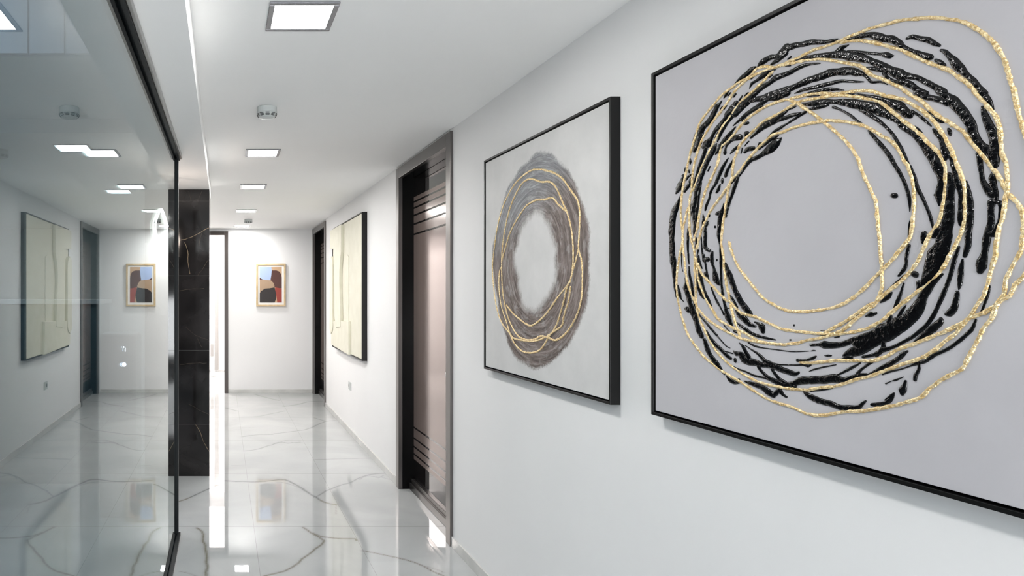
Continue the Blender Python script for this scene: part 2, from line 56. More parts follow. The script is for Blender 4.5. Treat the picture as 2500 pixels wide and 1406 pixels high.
GOLD = """13698,19785;13333,19787;13034,19783;12749,19735;12474,19700;12150,19599;11903,19516;11662,19384;11432,19246;11255,19082;11085,18885;10941,18673;10852,18465;10787,18289;10763,18166;10717,17958;10668,17754;10645,17618;10613,17419;10552,17168;10472,16869;10367,16489;10315,16092;10393,15520 10767,16149;10630,15975;10563,15801;10547,15535;10579,15214;10661,15026;10735,14864;10778,14738;10801,14574;10832,14456;10909,14326;10941,14222;10985,14091;11097,13917;11177,13739;11305,13447;11429,13193;11701,12994;11961,12758;12098,12594;12374,12446;12666,12323;13130,12163;13633,12041;14060,11890;14474,11855;14833,11932;15385,11984;15840,12118;16316,12301;16645,12409;16996,12532;17239,12658;17551,12811;17855,13060;18153,13357;18356,13736;18478,14061;18568,14387;18616,14721;18605,15049;18544,15377;18450,15726;18368,15965;18379,16212;18429,16543;18450,16875;18404,17277;18334,17577;18217,17921;18128,18227;18015,18493;17859,18809;17729,19091;17515,19270;17203,19467;16946,19620;16593,19720;16368,19779;16007,19822;15833,19933;15577,19899;15334,19800;15221,19780;14909,19788;14607,19786;14320,19821;14043,19792;13778,19779;13698,19785 10393,15000;10552,14770;10661,14647;10735,14470;10843,14405;10941,14302;11097,14181;11293,14093;11448,13978;11721,13811;11951,13701;12220,13568;12502,13440;12790,13257;13080,13159;13379,13140;13760,13096;14095,13038;14373,12982;14660,12961 13698,19748;13519,19705;13273,19621;12918,19438;12636,19252;12464,19143;12254,18957;12049,18785;11853,18631;11662,18491;11479,18295;11299,18087;11211,17923;11085,17726;10958,17513;10892,17352;10859,17101;10843,16808;10787,16652;10767,16377;10789,16087;10821,15809;10886,15559;10921,15299;10941,15105;10996,14886;11041,14679;11097,14468;11211,14283;11293,14119;11400,13980;11509,13824;11694,13648;11887,13464;12098,13313;12407,13174;12678,13042;13080,12845;13318,12769;13570,12651;13825,12542;14098,12482;14373,12401;14484,12373;14855,12346;15246,12341;15660,12366;16002,12433;16364,12561;16740,12739;17035,12935;17301,13202;17557,13567;17686,13764;17793,14028;17859,14312;17870,14790;17904,15187;17904,15507;17926,15691;18015,15937;18083,16184;18105,16507;18105,16831;18083,17148;18015,17379;17995,17640;17948,17950;17839,18246;17732,18461;17600,18667;17388,18880;17183,19072;16982,19200;16746,19381;16556,19560;16368,19666;16100,19765;15833,19804;15577,19801;15250,19785 15334,19718;15577,19594;15833,19468;16100,19364;16368,19242;16651,18989;16943,18768;17143,18542;17286,18361;17472,18139;17643,17892;17795,17636;17926,17405;18010,17280 15221,19780;14832,19721;14535,19669;14180,19580;13908,19458;13583,19281;13333,19158;13176,19032;13092,18910;12918,18771;12691,18606;12464,18422;12254,18198;12049,18007;11931,17845;11757,17660;11570,17486;11388,17288;11255,17066;11127,16868;10985,16624;10875,16422;10789,16228;10735,16117 17932,15923;17904,16040;17793,16315;17732,16628;17643,16926;17515,17221;17388,17413;17243,17617;17082,17861;17021,18074;16946,18285;16786,18369;16556,18494;16407,18617;16188,18764;15920,18863;15662,18925;15334,18957;15014,18942;14757,18807;14535,18627;14320,18438;14111,18231;13974,18098;13778,17898;13583,17681;13420,17452;13296,17235;13224,16996;13138,16791;13026,16539;12932,16294;12902,15984;12857,15520;12828,15061;12812,14646;12872,14463;12965,14281;13184,14121;13570,13788;13723,13694;13958,13593;14413,13484;14705,13397;15088,13331;15490,13338;15828,13384;16181,13532;16552,13641;17044,13836;17243,14073;17452,14317;17600,14550;17732,14821;17816,15184;17859,15505 17859,15505;17793,15342;17664,15069;17452,14875;17243,14703;17044,14533;16843,14384;16727,14295;16679,14364;16690,14473;16767,14697;16805,14952;16863,15223;16863,15396;16943,15776;16922,16076;16883,16372;16824,16590;16767,16881;16708,17170;16593,17469;16556,17757;16462,17988;16351,18182;16188,18317;15920,18453;15662,18598;15334,18650;15000,18719;14832,18764;14607,18791;14320,18758;13974,18705;13711,18649;13394,18530;13092,18393;12860,18266;12694,18104;12582,17960;12464,17829;12305,17666;12100,17430;11951,17224;11804,17054;11738,16894;11694,16751;11682,16468;11721,16126;11771,15854;11848,15709;11979,15508;12058,15314;12180,15063;12416,14774;12721,14524;12918,14340;13138,14229;13503,13968;13825,13783;14079,13638 17839,15685;17732,15996;17643,16220;17494,16440;17347,16655;17143,16857;16946,17027;16746,17214;16556,17403;16278,17615;16100,17780;15833,17980;15577,18119;15334,18225;15092,18220;14832,18250;14464,18247;14139,18213;13908,18177;13519,18039;13211,17899;13034,17772;12804,17578;12603,17407;12474,17199;12400,17029;12303,16838;12235,16561;12220,16268;12235,15980;12262,15692;12317,15522;12532,15257;12751,15013;12872,14906;13026,14756;13265,14525;13615,14287;13984,14177;14576,14099;15014,14128;15334,14243;15662,14419;15920,14672;16188,14949;16407,15203;16632,15634;16690,15846 14909,18933;14535,18899;14111,18821;13778,18707;13519,18663;13152,18574;12918,18467;12749,18347;12464,18216;12359,18131;12150,17940;12000,17780;11853,17591;11757,17399;11662,17210;11589,17018;11514,16797;11400,16420;11376,16078;11382,15768;11436,15585;11521,15374;11632,15147;11758,14923;11951,14694;12152,14538;12359,14376;12574,14196;12751,14025;13026,13845;13265,13754;13705,13661;14132,13643;14484,13646;14855,13664;15165,13701;15662,13876;15920,13953;16278,14012;16462,14137;16672,14312 16651,14250;16556,13958;16480,13741;16364,13521;16329,13408 17793,14107;17452,13836;17044,13639;16645,13491;16271,13381;15828,13343;15495,13328 18128,16913;18241,16686;18334,16370;18379,16074;18356,15801;18298,15426;18219,14925;18105,14632;17971,14391;17839,14201"""
GOLD_SMALL = """26448,19512;27252,19652;27961,19598;28708,19424;29335,19144;29989,18672;30500,18084;30850,17459;31118,16663;31336,15776;31172,14722;30850,13831;30328,13187;29496,12728;29018,12338;28330,12050;27532,12020;26711,12190;26190,12549;25937,12786;25326,13282;24858,14080;24573,14675;24296,15023 26448,19512;25567,19223;24858,18853;24296,18347;23811,17870;23675,17339;23706,16717;23759,16152;23550,15685;23499,15062;23550,14385;23811,13812;24296,13273;24858,12887;25446,12696;25937,12755;26578,12775;27115,12610;27961,12551;28708,12706;29496,13294;29989,14065;30243,14860;30294,16024;30158,16886;29823,17718;29335,18440;28708,18976;28107,19287;27391,19297;26578,19040;25813,18896;25326,18570;24858,17958;24517,17499;24241,16883;24132,16293;24132,15598;24351,14965;25207,14377;26063,13747;26844,13338;27532,13163;28405,13373;29175,13657;29823,13996 23759,16152;23917,15761;24132,15367;24351,14907 30294,16024;29823,16716;29335,17314;28555,17856;27816,18236;26979,18350;26190,18269;25628,18250;25207,17946;24743,17675;24517,17558 30362,15736;30569,15451;30587,14718;30328,13915;29823,13280;29255,12602;28255,12497;27115,12545;26190,12769;25446,13062;24915,13302;24743,13726;24462,14204;24296,14789"""
VEINS = [(16, 0.8, [(0.015, 5.079), (0.271, 5.054), (0.481, 5.108), (0.549, 4.973), (0.61, 4.822), (0.658, 4.674), (0.707, 4.561), (0.78, 4.503)]), (8, 0.5, [(0.27, 5.036), (0.473, 5.029), (0.592, 4.832), (0.654, 4.65)]), (12, 0.6, [(0.658, 4.674), (0.804, 4.871), (0.986, 5.043), (1.071, 5.159), (1.188, 5.258), (1.327, 5.305)]), (6, 0.5, [(1.061, 5.108), (1.149, 5.227), (1.228, 5.159), (1.276, 5.227)]), (6, 0.4, [(1.013, 5.079), (1.12, 5.189), (1.208, 5.208), (1.311, 5.115)]), (12, 0.9, [(0.494, 4.068), (0.542, 3.966), (0.596, 3.849), (0.523, 3.719), (0.404, 3.535), (0.322, 3.425), (0.215, 3.367)]), (12, 0.9, [(0.544, 3.977), (0.591, 3.918), (0.68, 3.88), (0.778, 3.88), (0.784, 3.849)]), (9, 0.9, [(0.791, 3.7), (0.897, 3.643), (0.99, 3.579), (1.056, 3.509), (1.091, 3.441), (1.129, 3.367)]), (6, 0.5, [(1.068, 3.5), (1.111, 3.458), (1.15, 3.409)]), (14, 0.5, [(0.201, 6.044), (0.328, 6.122), (0.464, 6.283), (0.55, 6.396), (0.625, 6.367), (0.758, 6.396)]), (8, 0.45, [(0.464, 6.283), (0.637, 6.483), (0.775, 6.483)]), (7, 0.45, [(0.437, 6.256), (0.521, 6.35), (0.602, 6.396), (0.629, 6.339), (0.68, 6.396)]), (16, 0.5, [(0.194, 6.645), (0.32, 6.727), (0.499, 6.758), (0.645, 6.855), (0.778, 6.922), (0.919, 7.038), (1.15, 7.425), (1.297, 7.487)]), (14, 0.5, [(1.063, 7.663), (1.16, 7.487)]), (16, 0.4, [(0.194, 7.705), (0.415, 7.746), (0.585, 7.918), (0.762, 8.097)]), (18, 0.5, [(0.467, 9.432), (0.586, 9.19), (0.766, 8.904)]), (18, 0.5, [(0.777, 8.431), (0.982, 8.583), (1.149, 8.794), (1.371, 8.848)]), (16, 0.5, [(0.024, 8.333), (0.188, 8.097)]), (10, 0.5, [(0.807, 5.73), (1.293, 5.776)]), (6, 0.35, [(0.78, 4.503), (0.747, 4.313)]), (18, 0.35, [(0.831, 9.661), (0.941, 9.584), (1.108, 9.687)]), (6, 0.3, [(0.165, 7.129), (0.408, 7.079)]), (5, 0.3, [(1.326, 6.512), (1.316, 6.339), (1.356, 6.283)]), (6, 0.3, [(0.072, 5.53), (0.184, 5.53)]), (12, 0.9, [(-0.303, 4.575), (-0.216, 4.695), (-0.101, 4.871), (-0.027, 4.99)]), (14, 0.95, [(-0.158, 4.056), (-0.131, 4.0), (-0.116, 3.891), (-0.1, 3.729), (-0.088, 3.544), (-0.09, 3.367)]), (6, 0.5, [(-0.227, 3.425), (-0.177, 3.401), (-0.135, 3.367)]), (10, 0.5, [(-0.531, 5.115), (-0.47, 5.189), (-0.413, 5.266)]), (8, 0.5, [(-0.477, 5.266), (-0.47, 5.425), (-0.439, 5.595)])]
COLUMN_VEINS = [(6, 1.0, [(-0.347, 1.874), (-0.27, 1.892), (-0.201, 1.926), (-0.111, 1.975)]), (5, 0.8, [(-0.305, 1.857), (-0.277, 1.787), (-0.277, 1.704), (-0.263, 1.607)]), (4, 0.5, [(-0.201, 1.593), (-0.152, 1.662), (-0.118, 1.718)]), (4, 0.5, [(-0.34, 1.475), (-0.257, 1.487), (-0.152, 1.491)]), (3, 0.6, [(-0.277, 2.267), (-0.263, 2.232), (-0.254, 2.19)]), (3, 0.6, [(-0.166, 2.267), (-0.201, 2.19)]), (3, 0.4, [(-0.298, 1.19), (-0.215, 1.12), (-0.118, 1.086)]), (3, 0.5, [(-0.201, 1.092), (-0.166, 1.023)]), (3, 0.5, [(-0.34, 0.884), (-0.243, 0.898), (-0.131, 0.898)]), (3, 0.35, [(-0.159, 1.954), (-0.18, 1.885), (-0.187, 1.829)]), (5, 0.9, [(-0.214, 0.409), (-0.177, 0.343), (-0.155, 0.279), (-0.108, 0.195)]), (3, 0.35, [(-0.272, 0.575), (-0.187, 0.528), (-0.113, 0.491)])]



def unpack(s):
    return [[tuple(int(c) for c in p.split(',')) for p in st.split(';')] for st in s.split()]


# ------------------------------------------------------------------ materials
def mat(name, base=(0.8, 0.8, 0.8), rough=0.5, metal=0.0, spec=0.5, emis=None, es=0.0, coat=0.0):
    m = bpy.data.materials.new(name)
    m.use_nodes = True
    b = m.node_tree.nodes['Principled BSDF']
    b.inputs['Base Color'].default_value = (*base, 1)
    b.inputs['Roughness'].default_value = rough
    b.inputs['Metallic'].default_value = metal
    b.inputs['Specular IOR Level'].default_value = spec
    if coat:
        b.inputs['Coat Weight'].default_value = coat
        b.inputs['Coat Roughness'].default_value = 0.03
    if emis:
        b.inputs['Emission Color'].default_value = (*emis, 1)
        b.inputs['Emission Strength'].default_value = es
    return m


def nd(m, t, **kw):
    n = m.node_tree.nodes.new(t)
    for k, v in kw.items():
        if k in ('operation', 'blend_type', 'data_type', 'attribute_name', 'wave_type', 'feature', 'clamp', 'noise_dimensions'):
            setattr(n, k, v)
        else:
            n.inputs[k].default_value = v
    return n


def lk(m, a, b):
    m.node_tree.links.new(a, b)


def bsdf(m):
    return m.node_tree.nodes['Principled BSDF']


def add_bump(m, scale, strength, dist=0.01, detail=4, coords='Object'):
    tc = nd(m, 'ShaderNodeTexCoord')
    n = nd(m, 'ShaderNodeTexNoise', Scale=scale, Detail=detail)
    b = nd(m, 'ShaderNodeBump', Strength=strength, Distance=dist)
    lk(m, tc.outputs[coords], n.inputs['Vector'])
    lk(m, n.outputs['Fac'], b.inputs['Height'])
    lk(m, b.outputs[0], bsdf(m).inputs['Normal'])
    return n


def tint_noise(m, scale, c1, c2, detail=4, lo=0.35, hi=0.65, coords='Object'):
    tc = nd(m, 'ShaderNodeTexCoord')
    n = nd(m, 'ShaderNodeTexNoise', Scale=scale, Detail=detail)
    r = nd(m, 'ShaderNodeValToRGB')
    r.color_ramp.elements[0].position = lo
    r.color_ramp.elements[1].position = hi
    r.color_ramp.elements[0].color = (*c1, 1)
    r.color_ramp.elements[1].color = (*c2, 1)
    lk(m, tc.outputs[coords], n.inputs['Vector'])
    lk(m, n.outputs['Fac'], r.inputs[0])
    lk(m, r.outputs[0], bsdf(m).inputs['Base Color'])
    return n, r


WALL = mat('white_wall_paint', (0.86, 0.86, 0.86), 0.55, spec=0.3)
tint_noise(WALL, 1.3, (0.85, 0.85, 0.85), (0.875, 0.875, 0.875))
add_bump(WALL, 60, 0.04, 0.003)
CEIL = mat('ceiling_paint', (0.88, 0.88, 0.87), 0.6, spec=0.3)
tint_noise(CEIL, 1.1, (0.87, 0.87, 0.86), (0.89, 0.89, 0.88))
LILAC = mat('lilac_white_panel', (0.62, 0.63, 0.70), 0.4)
tint_noise(LILAC, 2, (0.6, 0.61, 0.68), (0.64, 0.65, 0.72))
DARKWALL = mat('dark_unseen_wall', (0.05, 0.05, 0.052), 0.6)  # for the unseen back wall, darkened so column and post reflect less
tint_noise(DARKWALL, 2, (0.045, 0.045, 0.047), (0.055, 0.055, 0.057))
ROOMWALL = mat('grey_room_paint', (0.2, 0.22, 0.23), 0.6)
tint_noise(ROOMWALL, 2, (0.19, 0.21, 0.22), (0.21, 0.23, 0.24))
BASEB = mat('baseboard_marble', (0.62, 0.62, 0.60), 0.12)
tint_noise(BASEB, 5, (0.56, 0.56, 0.54), (0.66, 0.66, 0.64))
BLACK = mat('black_satin_frame', (0.005, 0.005, 0.005), 0.34, spec=0.28)
add_bump(BLACK, 120, 0.03, 0.001)
JAMB = mat('black_door_jamb', (0.004, 0.004, 0.004), 0.22, spec=0.12)
CASING = mat('bronze_grey_anodised', (0.15, 0.14, 0.135), 0.28, metal=0.8)
add_bump(CASING, 200, 0.03, 0.001)
DARKCASE = mat('dark_brown_anodised', (0.05, 0.042, 0.038), 0.3, metal=0.6)
DGLASS = mat('dark_clear_glass', (0.008, 0.007, 0.007), 0.02, spec=0.9)
FILM = mat('frosted_bronze_film', (0.27, 0.21, 0.19), 0.16, metal=0.4)
add_bump(FILM, 3, 0.01, 0.001)
DARKFILM = FILM
PROF = mat('black_aluminium', (0.010, 0.012, 0.013), 0.45, spec=0.15)
LIP = mat('grey_aluminium_lip', (0.35, 0.35, 0.34), 0.3, metal=0.8)
STEEL = mat('brushed_steel', (0.5, 0.5, 0.5), 0.3, metal=1)
CHROME = mat('grey_bezel_metal', (0.22, 0.225, 0.24), 0.25, metal=0.9)
LAMPM = mat('lamp_diffuser', (0.9, 0.9, 0.9), 0.5, emis=(1, 0.985, 0.96), es=LAMP_POWER)
LAMP_DIM = mat('lamp_diffuser_dim', (0.9, 0.9, 0.9), 0.5, emis=(0.94, 0.96, 1), es=26)
LED = mat('led_tube_glow', (1, 1, 1), 0.5, emis=(1, 0.82, 0.70), es=26)
ICON = mat('lit_icon', (1, 1, 1), 0.5, emis=(0.85, 0.86, 1), es=16)
PLASTIC = mat('white_plastic', (0.7, 0.72, 0.71), 0.4)
tint_noise(PLASTIC, 9, (0.50, 0.53, 0.52), (0.54, 0.57, 0.56))
VENT = mat('dark_vent', (0.03, 0.035, 0.035), 0.5)
OAK = mat('light_oak', (0.62, 0.46, 0.26), 0.45)
n, r = tint_noise(OAK, 14, (0.56, 0.41, 0.22), (0.68, 0.52, 0.31))
MAT_W = mat('picture_mat_white', (0.85, 0.84, 0.82), 0.6)
CREAM = mat('cream_plaster', (0.82, 0.79, 0.64), 0.6, spec=0.3)
tint_noise(CREAM, 8, (0.73, 0.71, 0.59), (0.77, 0.75, 0.635))
add_bump(CREAM, 220, 0.08, 0.002)
TEAL = mat('teal_grey_laminate', (0.12, 0.18, 0.20), 0.35)
tint_noise(TEAL, 3, (0.11, 0.17, 0.19), (0.13, 0.19, 0.21))
LAM = mat('white_laminate', (0.72, 0.72, 0.72), 0.3)
tint_noise(LAM, 3, (0.7, 0.7, 0.7), (0.74, 0.74, 0.74))
GREYP = mat('grey_profile', (0.28, 0.27, 0.26), 0.3, metal=0.4)
for m_, c_ in ((JAMB, None), (DARKCASE, None), (PROF, None), (LIP, None), (STEEL, None), (CHROME, None), (VENT, None), (MAT_W, None), (GREYP, None), (DGLASS, None)):
    if m_ is not DGLASS:
        add_bump(m_, 150, 0.02, 0.001)

# canvas of the big painting: pale lilac grey with faint brushwork
CANVAS = mat('lilac_grey_canvas', (0.54, 0.53, 0.555), 0.55, spec=0.35)
tint_noise(CANVAS, 3, (0.515, 0.505, 0.53), (0.555, 0.545, 0.57))
nz = add_bump(CANVAS, 30, 0.25, 0.004, detail=8)
INKM = mat('glossy_black_paint', (0.003, 0.003, 0.0035), 0.05, spec=0.32)
add_bump(INKM, 100, 0.6, 0.004, detail=3)
GOLDM = mat('gold_leaf', (0.90, 0.68, 0.34), 0.36, metal=0.6)
tint_noise(GOLDM, 190, (0.68, 0.47, 0.20), (1.0, 0.84, 0.52), detail=2, lo=0.38, hi=0.62)
add_bump(GOLDM, 260, 0.8, 0.004, detail=2)


def ring_canvas():
    """pale canvas with a brushed grey-brown ring, streaks following the ring"""
    m = mat('brushed_ring_canvas', (0.55, 0.55, 0.54), 0.55, spec=0.35)
    tc = nd(m, 'ShaderNodeTexCoord')
    sep = nd(m, 'ShaderNodeSeparateXYZ')
    lk(m, tc.outputs['Object'], sep.inputs[0])
    # object origin is the ring centre: u = -y (to the right), v = z
    def math_(op, a, b=None, clamp=False):
        n = nd(m, 'ShaderNodeMath', operation=op)
        n.use_clamp = clamp
        for i, q in enumerate((a, b)):
            if q is None:
                continue
            if isinstance(q, (int, float)):
                n.inputs[i].default_value = q
            else:
                lk(m, q, n.inputs[i])
        return n.outputs[0]
    u = math_('MULTIPLY', sep.outputs['Y'], -1)
    v = sep.outputs['Z']
    r = math_('SQRT', math_('ADD', math_('MULTIPLY', u, u), math_('MULTIPLY', v, v)))
    cu, sv = math_('DIVIDE', u, r), math_('DIVIDE', v, r)
    def noise_(x, y, z, det=4, rough=0.6):
        c = nd(m, 'ShaderNodeCombineXYZ')
        for i, q in enumerate((x, y, z)):
            if isinstance(q, (int, float)):
                c.inputs[i].default_value = q
            else:
                lk(m, q, c.inputs[i])
        n = nd(m, 'ShaderNodeTexNoise', Scale=1.0, Detail=det, Roughness=rough)
        lk(m, c.outputs[0], n.inputs['Vector'])
        return n.outputs['Fac']
    wob = noise_(math_('MULTIPLY', cu, 1.4), math_('MULTIPLY', sv, 1.4), 3.0, 2)
    fine = noise_(math_('MULTIPLY', u, 90), math_('MULTIPLY', v, 90), math_('MULTIPLY', r, 30), 5, 0.7)
    streak = noise_(math_('MULTIPLY', cu, 2.6), math_('MULTIPLY', sv, 2.6), math_('MULTIPLY', r, 95), 6, 0.7)
    streak2 = noise_(math_('MULTIPLY', cu, 5), math_('MULTIPLY', sv, 5), math_('MULTIPLY', r, 34), 4, 0.6)
    rr = math_('ADD', r, math_('ADD', math_('MULTIPLY', math_('SUBTRACT', wob, 0.5), 0.10), math_('MULTIPLY', math_('SUBTRACT', fine, 0.5), 0.035)))
    # outer rim is drawn out to points at top and bottom
    stretch = math_('MULTIPLY', math_('POWER', math_('ABSOLUTE', sv), 6.0), -0.028)
    rr = math_('ADD', rr, stretch)
    def step(x, e0, e1):
        n = nd(m, 'ShaderNodeMapRange')
        n.interpolation_type = 'SMOOTHSTEP'
        lk(m, x, n.inputs['Value'])
        n.inputs['From Min'].default_value = e0
        n.inputs['From Max'].default_value = e1
        return n.outputs[0]
    inner = step(rr, 0.155, 0.205)
    outer = math_('SUBTRACT', 1.0, step(rr, 0.405, 0.425))
    dens = math_('ADD', 0.9, math_('MULTIPLY', math_('SUBTRACT', streak2, 0.42), 2.0), True)
    mask = math_('MULTIPLY', math_('MULTIPLY', inner, outer), dens)
    ramp = nd(m, 'ShaderNodeValToRGB')
    e = ramp.color_ramp.elements
    e[0].position, e[0].color = 0.36, (0.065, 0.048, 0.042, 1)
    e[1].position, e[1].color = 0.68, (0.34, 0.295, 0.28, 1)
    e2 = e.new(0.5); e2.color = (0.16, 0.125, 0.112, 1)
    lk(m, streak, ramp.inputs[0])
    rampg = nd(m, 'ShaderNodeValToRGB')
    g = rampg.color_ramp.elements
    g[0].position, g[0].color = 0.33, (0.14, 0.145, 0.16, 1)
    g[1].position, g[1].color = 0.68, (0.44, 0.45, 0.485, 1)
    g2 = g.new(0.5); g2.color = (0.23, 0.235, 0.25, 1)
    lk(m, streak, rampg.inputs[0])
    topw = step(math_('ADD', v, math_('MULTIPLY', u, -0.35)), 0.10, 0.34)
    mixc = nd(m, 'ShaderNodeMix', data_type='RGBA')
    lk(m, topw, mixc.inputs[0]); lk(m, ramp.outputs[0], mixc.inputs[6]); lk(m, rampg.outputs[0], mixc.inputs[7])
    base = nd(m, 'ShaderNodeValToRGB')
    b = base.color_ramp.elements
    b[0].position, b[0].color = 0.3, (0.60, 0.60, 0.595, 1)
    b[1].position, b[1].color = 0.7, (0.70, 0.695, 0.69, 1)
    lk(m, noise_(math_('MULTIPLY', u, 5), math_('MULTIPLY', v, 5), 0.0, 4), base.inputs[0])
    mixf = nd(m, 'ShaderNodeMix', data_type='RGBA')
    lk(m, mask, mixf.inputs[0]); lk(m, base.outputs[0], mixf.inputs[6]); lk(m, mixc.outputs[2], mixf.inputs[7])
    lk(m, mixf.outputs[2], bsdf(m).inputs['Base Color'])
    bu = nd(m, 'ShaderNodeBump', Strength=0.5, Distance=0.003)
    lk(m, math_('MULTIPLY', streak, math_('ADD', mask, 0.1)), bu.inputs['Height'])
    lk(m, bu.outputs[0], bsdf(m).inputs['Normal'])
    return m


def marble_floor():
    m = mat('polished_marble_tile', (0.6, 0.6, 0.6), 0.014, spec=0.5)
    bsdf(m).inputs['IOR'].default_value = 1.55
    at = nd(m, 'ShaderNodeAttribute', attribute_name='vein')
    gold = nd(m, 'ShaderNodeAttribute', attribute_name='warm')
    joint = nd(m, 'ShaderNodeAttribute', attribute_name='joint')
    tc = nd(m, 'ShaderNodeTexCoord')
    n1 = nd(m, 'ShaderNodeTexNoise', Scale=1.6, Detail=5, Distortion=0.8)
    lk(m, tc.outputs['Object'], n1.inputs['Vector'])
    r1 = nd(m, 'ShaderNodeValToRGB')
    r1.color_ramp.elements[0].position, r1.color_ramp.elements[0].color = 0.3, (0.41, 0.425, 0.425, 1)
    r1.color_ramp.elements[1].position, r1.color_ramp.elements[1].color = 0.7, (0.50, 0.51, 0.51, 1)
    lk(m, n1.outputs['Fac'], r1.inputs[0])
    vc = nd(m, 'ShaderNodeMix', data_type='RGBA')
    vc.inputs[6].default_value = (0.13, 0.14, 0.14, 1)
    vc.inputs[7].default_value = (0.16, 0.14, 0.085, 1)
    lk(m, gold.outputs['Fac'], vc.inputs[0])
    mx = nd(m, 'ShaderNodeMix', data_type='RGBA')
    lk(m, at.outputs['Fac'], mx.inputs[0]); lk(m, r1.outputs[0], mx.inputs[6]); lk(m, vc.outputs[2], mx.inputs[7])
    # grout lines from world position: long joints every 0.6 m, cross joints every 1.2 m
    sep = nd(m, 'ShaderNodeSeparateXYZ')
    lk(m, tc.outputs['Object'], sep.inputs[0])
    def M(op, a, b):
        q = nd(m, 'ShaderNodeMath', operation=op)
        for i, z in enumerate((a, b)):
            if isinstance(z, (int, float)):
                q.inputs[i].default_value = z
            else:
                lk(m, z, q.inputs[i])
        return q.outputs[0]
    def line(c, off, per, wd):
        f = M('FLOORED_MODULO', M('SUBTRACT', c, off - per / 2), per)
        return M('LESS_THAN', M('ABSOLUTE', M('SUBTRACT', f, per / 2), 0.0), wd)
    j = M('MAXIMUM', line(sep.outputs['X'], 0.193, 0.6, 0.0014), line(sep.outputs['Y'], 4.08, 1.2, 0.0030))
    mj = nd(m, 'ShaderNodeMix', data_type='RGBA')
    lk(m, M('MULTIPLY', j, 0.55), mj.inputs[0]); lk(m, mx.outputs[2], mj.inputs[6])
    mj.inputs[7].default_value = (0.22, 0.22, 0.21, 1)
    lk(m, mj.outputs[2], bsdf(m).inputs['Base Color'])
    nb = nd(m, 'ShaderNodeTexNoise', Scale=1.3, Detail=1)
    lk(m, tc.outputs['Object'], nb.inputs['Vector'])
    bp = nd(m, 'ShaderNodeBump', Strength=0.004, Distance=0.02)
    lk(m, nb.outputs['Fac'], bp.inputs['Height'])
    lk(m, bp.outputs[0], bsdf(m).inputs['Normal'])
    return m


def glass_mat():
    m = bpy.data.materials.new('reflective_tinted_glass')
    m.use_nodes = True
    nt = m.node_tree
    nt.nodes.remove(bsdf(m))
    out = nt.nodes['Material Output']
    tr = nd(m, 'ShaderNodeBsdfTransparent', Color=(0.50, 0.58, 0.61, 1))
    gl = nd(m, 'ShaderNodeBsdfGlossy', Color=(0.95, 0.97, 0.96, 1), Roughness=0.0)
    geo = nd(m, 'ShaderNodeNewGeometry')
    dot = nd(m, 'ShaderNodeVectorMath', operation='DOT_PRODUCT')
    lk(m, geo.outputs['Normal'], dot.inputs[0]); lk(m, geo.outputs['Incoming'], dot.inputs[1])
    ab = nd(m, 'ShaderNodeMath', operation='ABSOLUTE')
    lk(m, dot.outputs['Value'], ab.inputs[0])
    om = nd(m, 'ShaderNodeMath', operation='SUBTRACT'); om.inputs[0].default_value = 1.0
    lk(m, ab.outputs[0], om.inputs[1])
    pw = nd(m, 'ShaderNodeMath', operation='POWER'); pw.inputs[1].default_value = 5.0
    lk(m, om.outputs[0], pw.inputs[0])
    rp = nd(m, 'ShaderNodeMapRange')
    rp.inputs['To Min'].default_value = 0.085
    lk(m, pw.outputs[0], rp.inputs['Value'])
    mx = nd(m, 'ShaderNodeMixShader')
    lk(m, rp.outputs[0], mx.inputs[0]); lk(m, tr.outputs[0], mx.inputs[1]); lk(m, gl.outputs[0], mx.inputs[2])
    lk(m, mx.outputs[0], out.inputs['Surface'])
    return m


GLASS = glass_mat()
RING = ring_canvas()
FLOORM = marble_floor()
MARB = mat('black_marble', (0.012, 0.011, 0.011), 0.07, spec=0.5)
tint_noise(MARB, 4, (0.006, 0.0055, 0.0055), (0.02, 0.018, 0.018), detail=6)
MVEIN = mat('gold_marble_vein', (0.22, 0.17, 0.11), 0.1)
MVEIN2 = mat('faint_marble_vein', (0.075, 0.06, 0.045), 0.1)
MJOINT = mat('marble_joint', (0.07, 0.065, 0.06), 0.3)


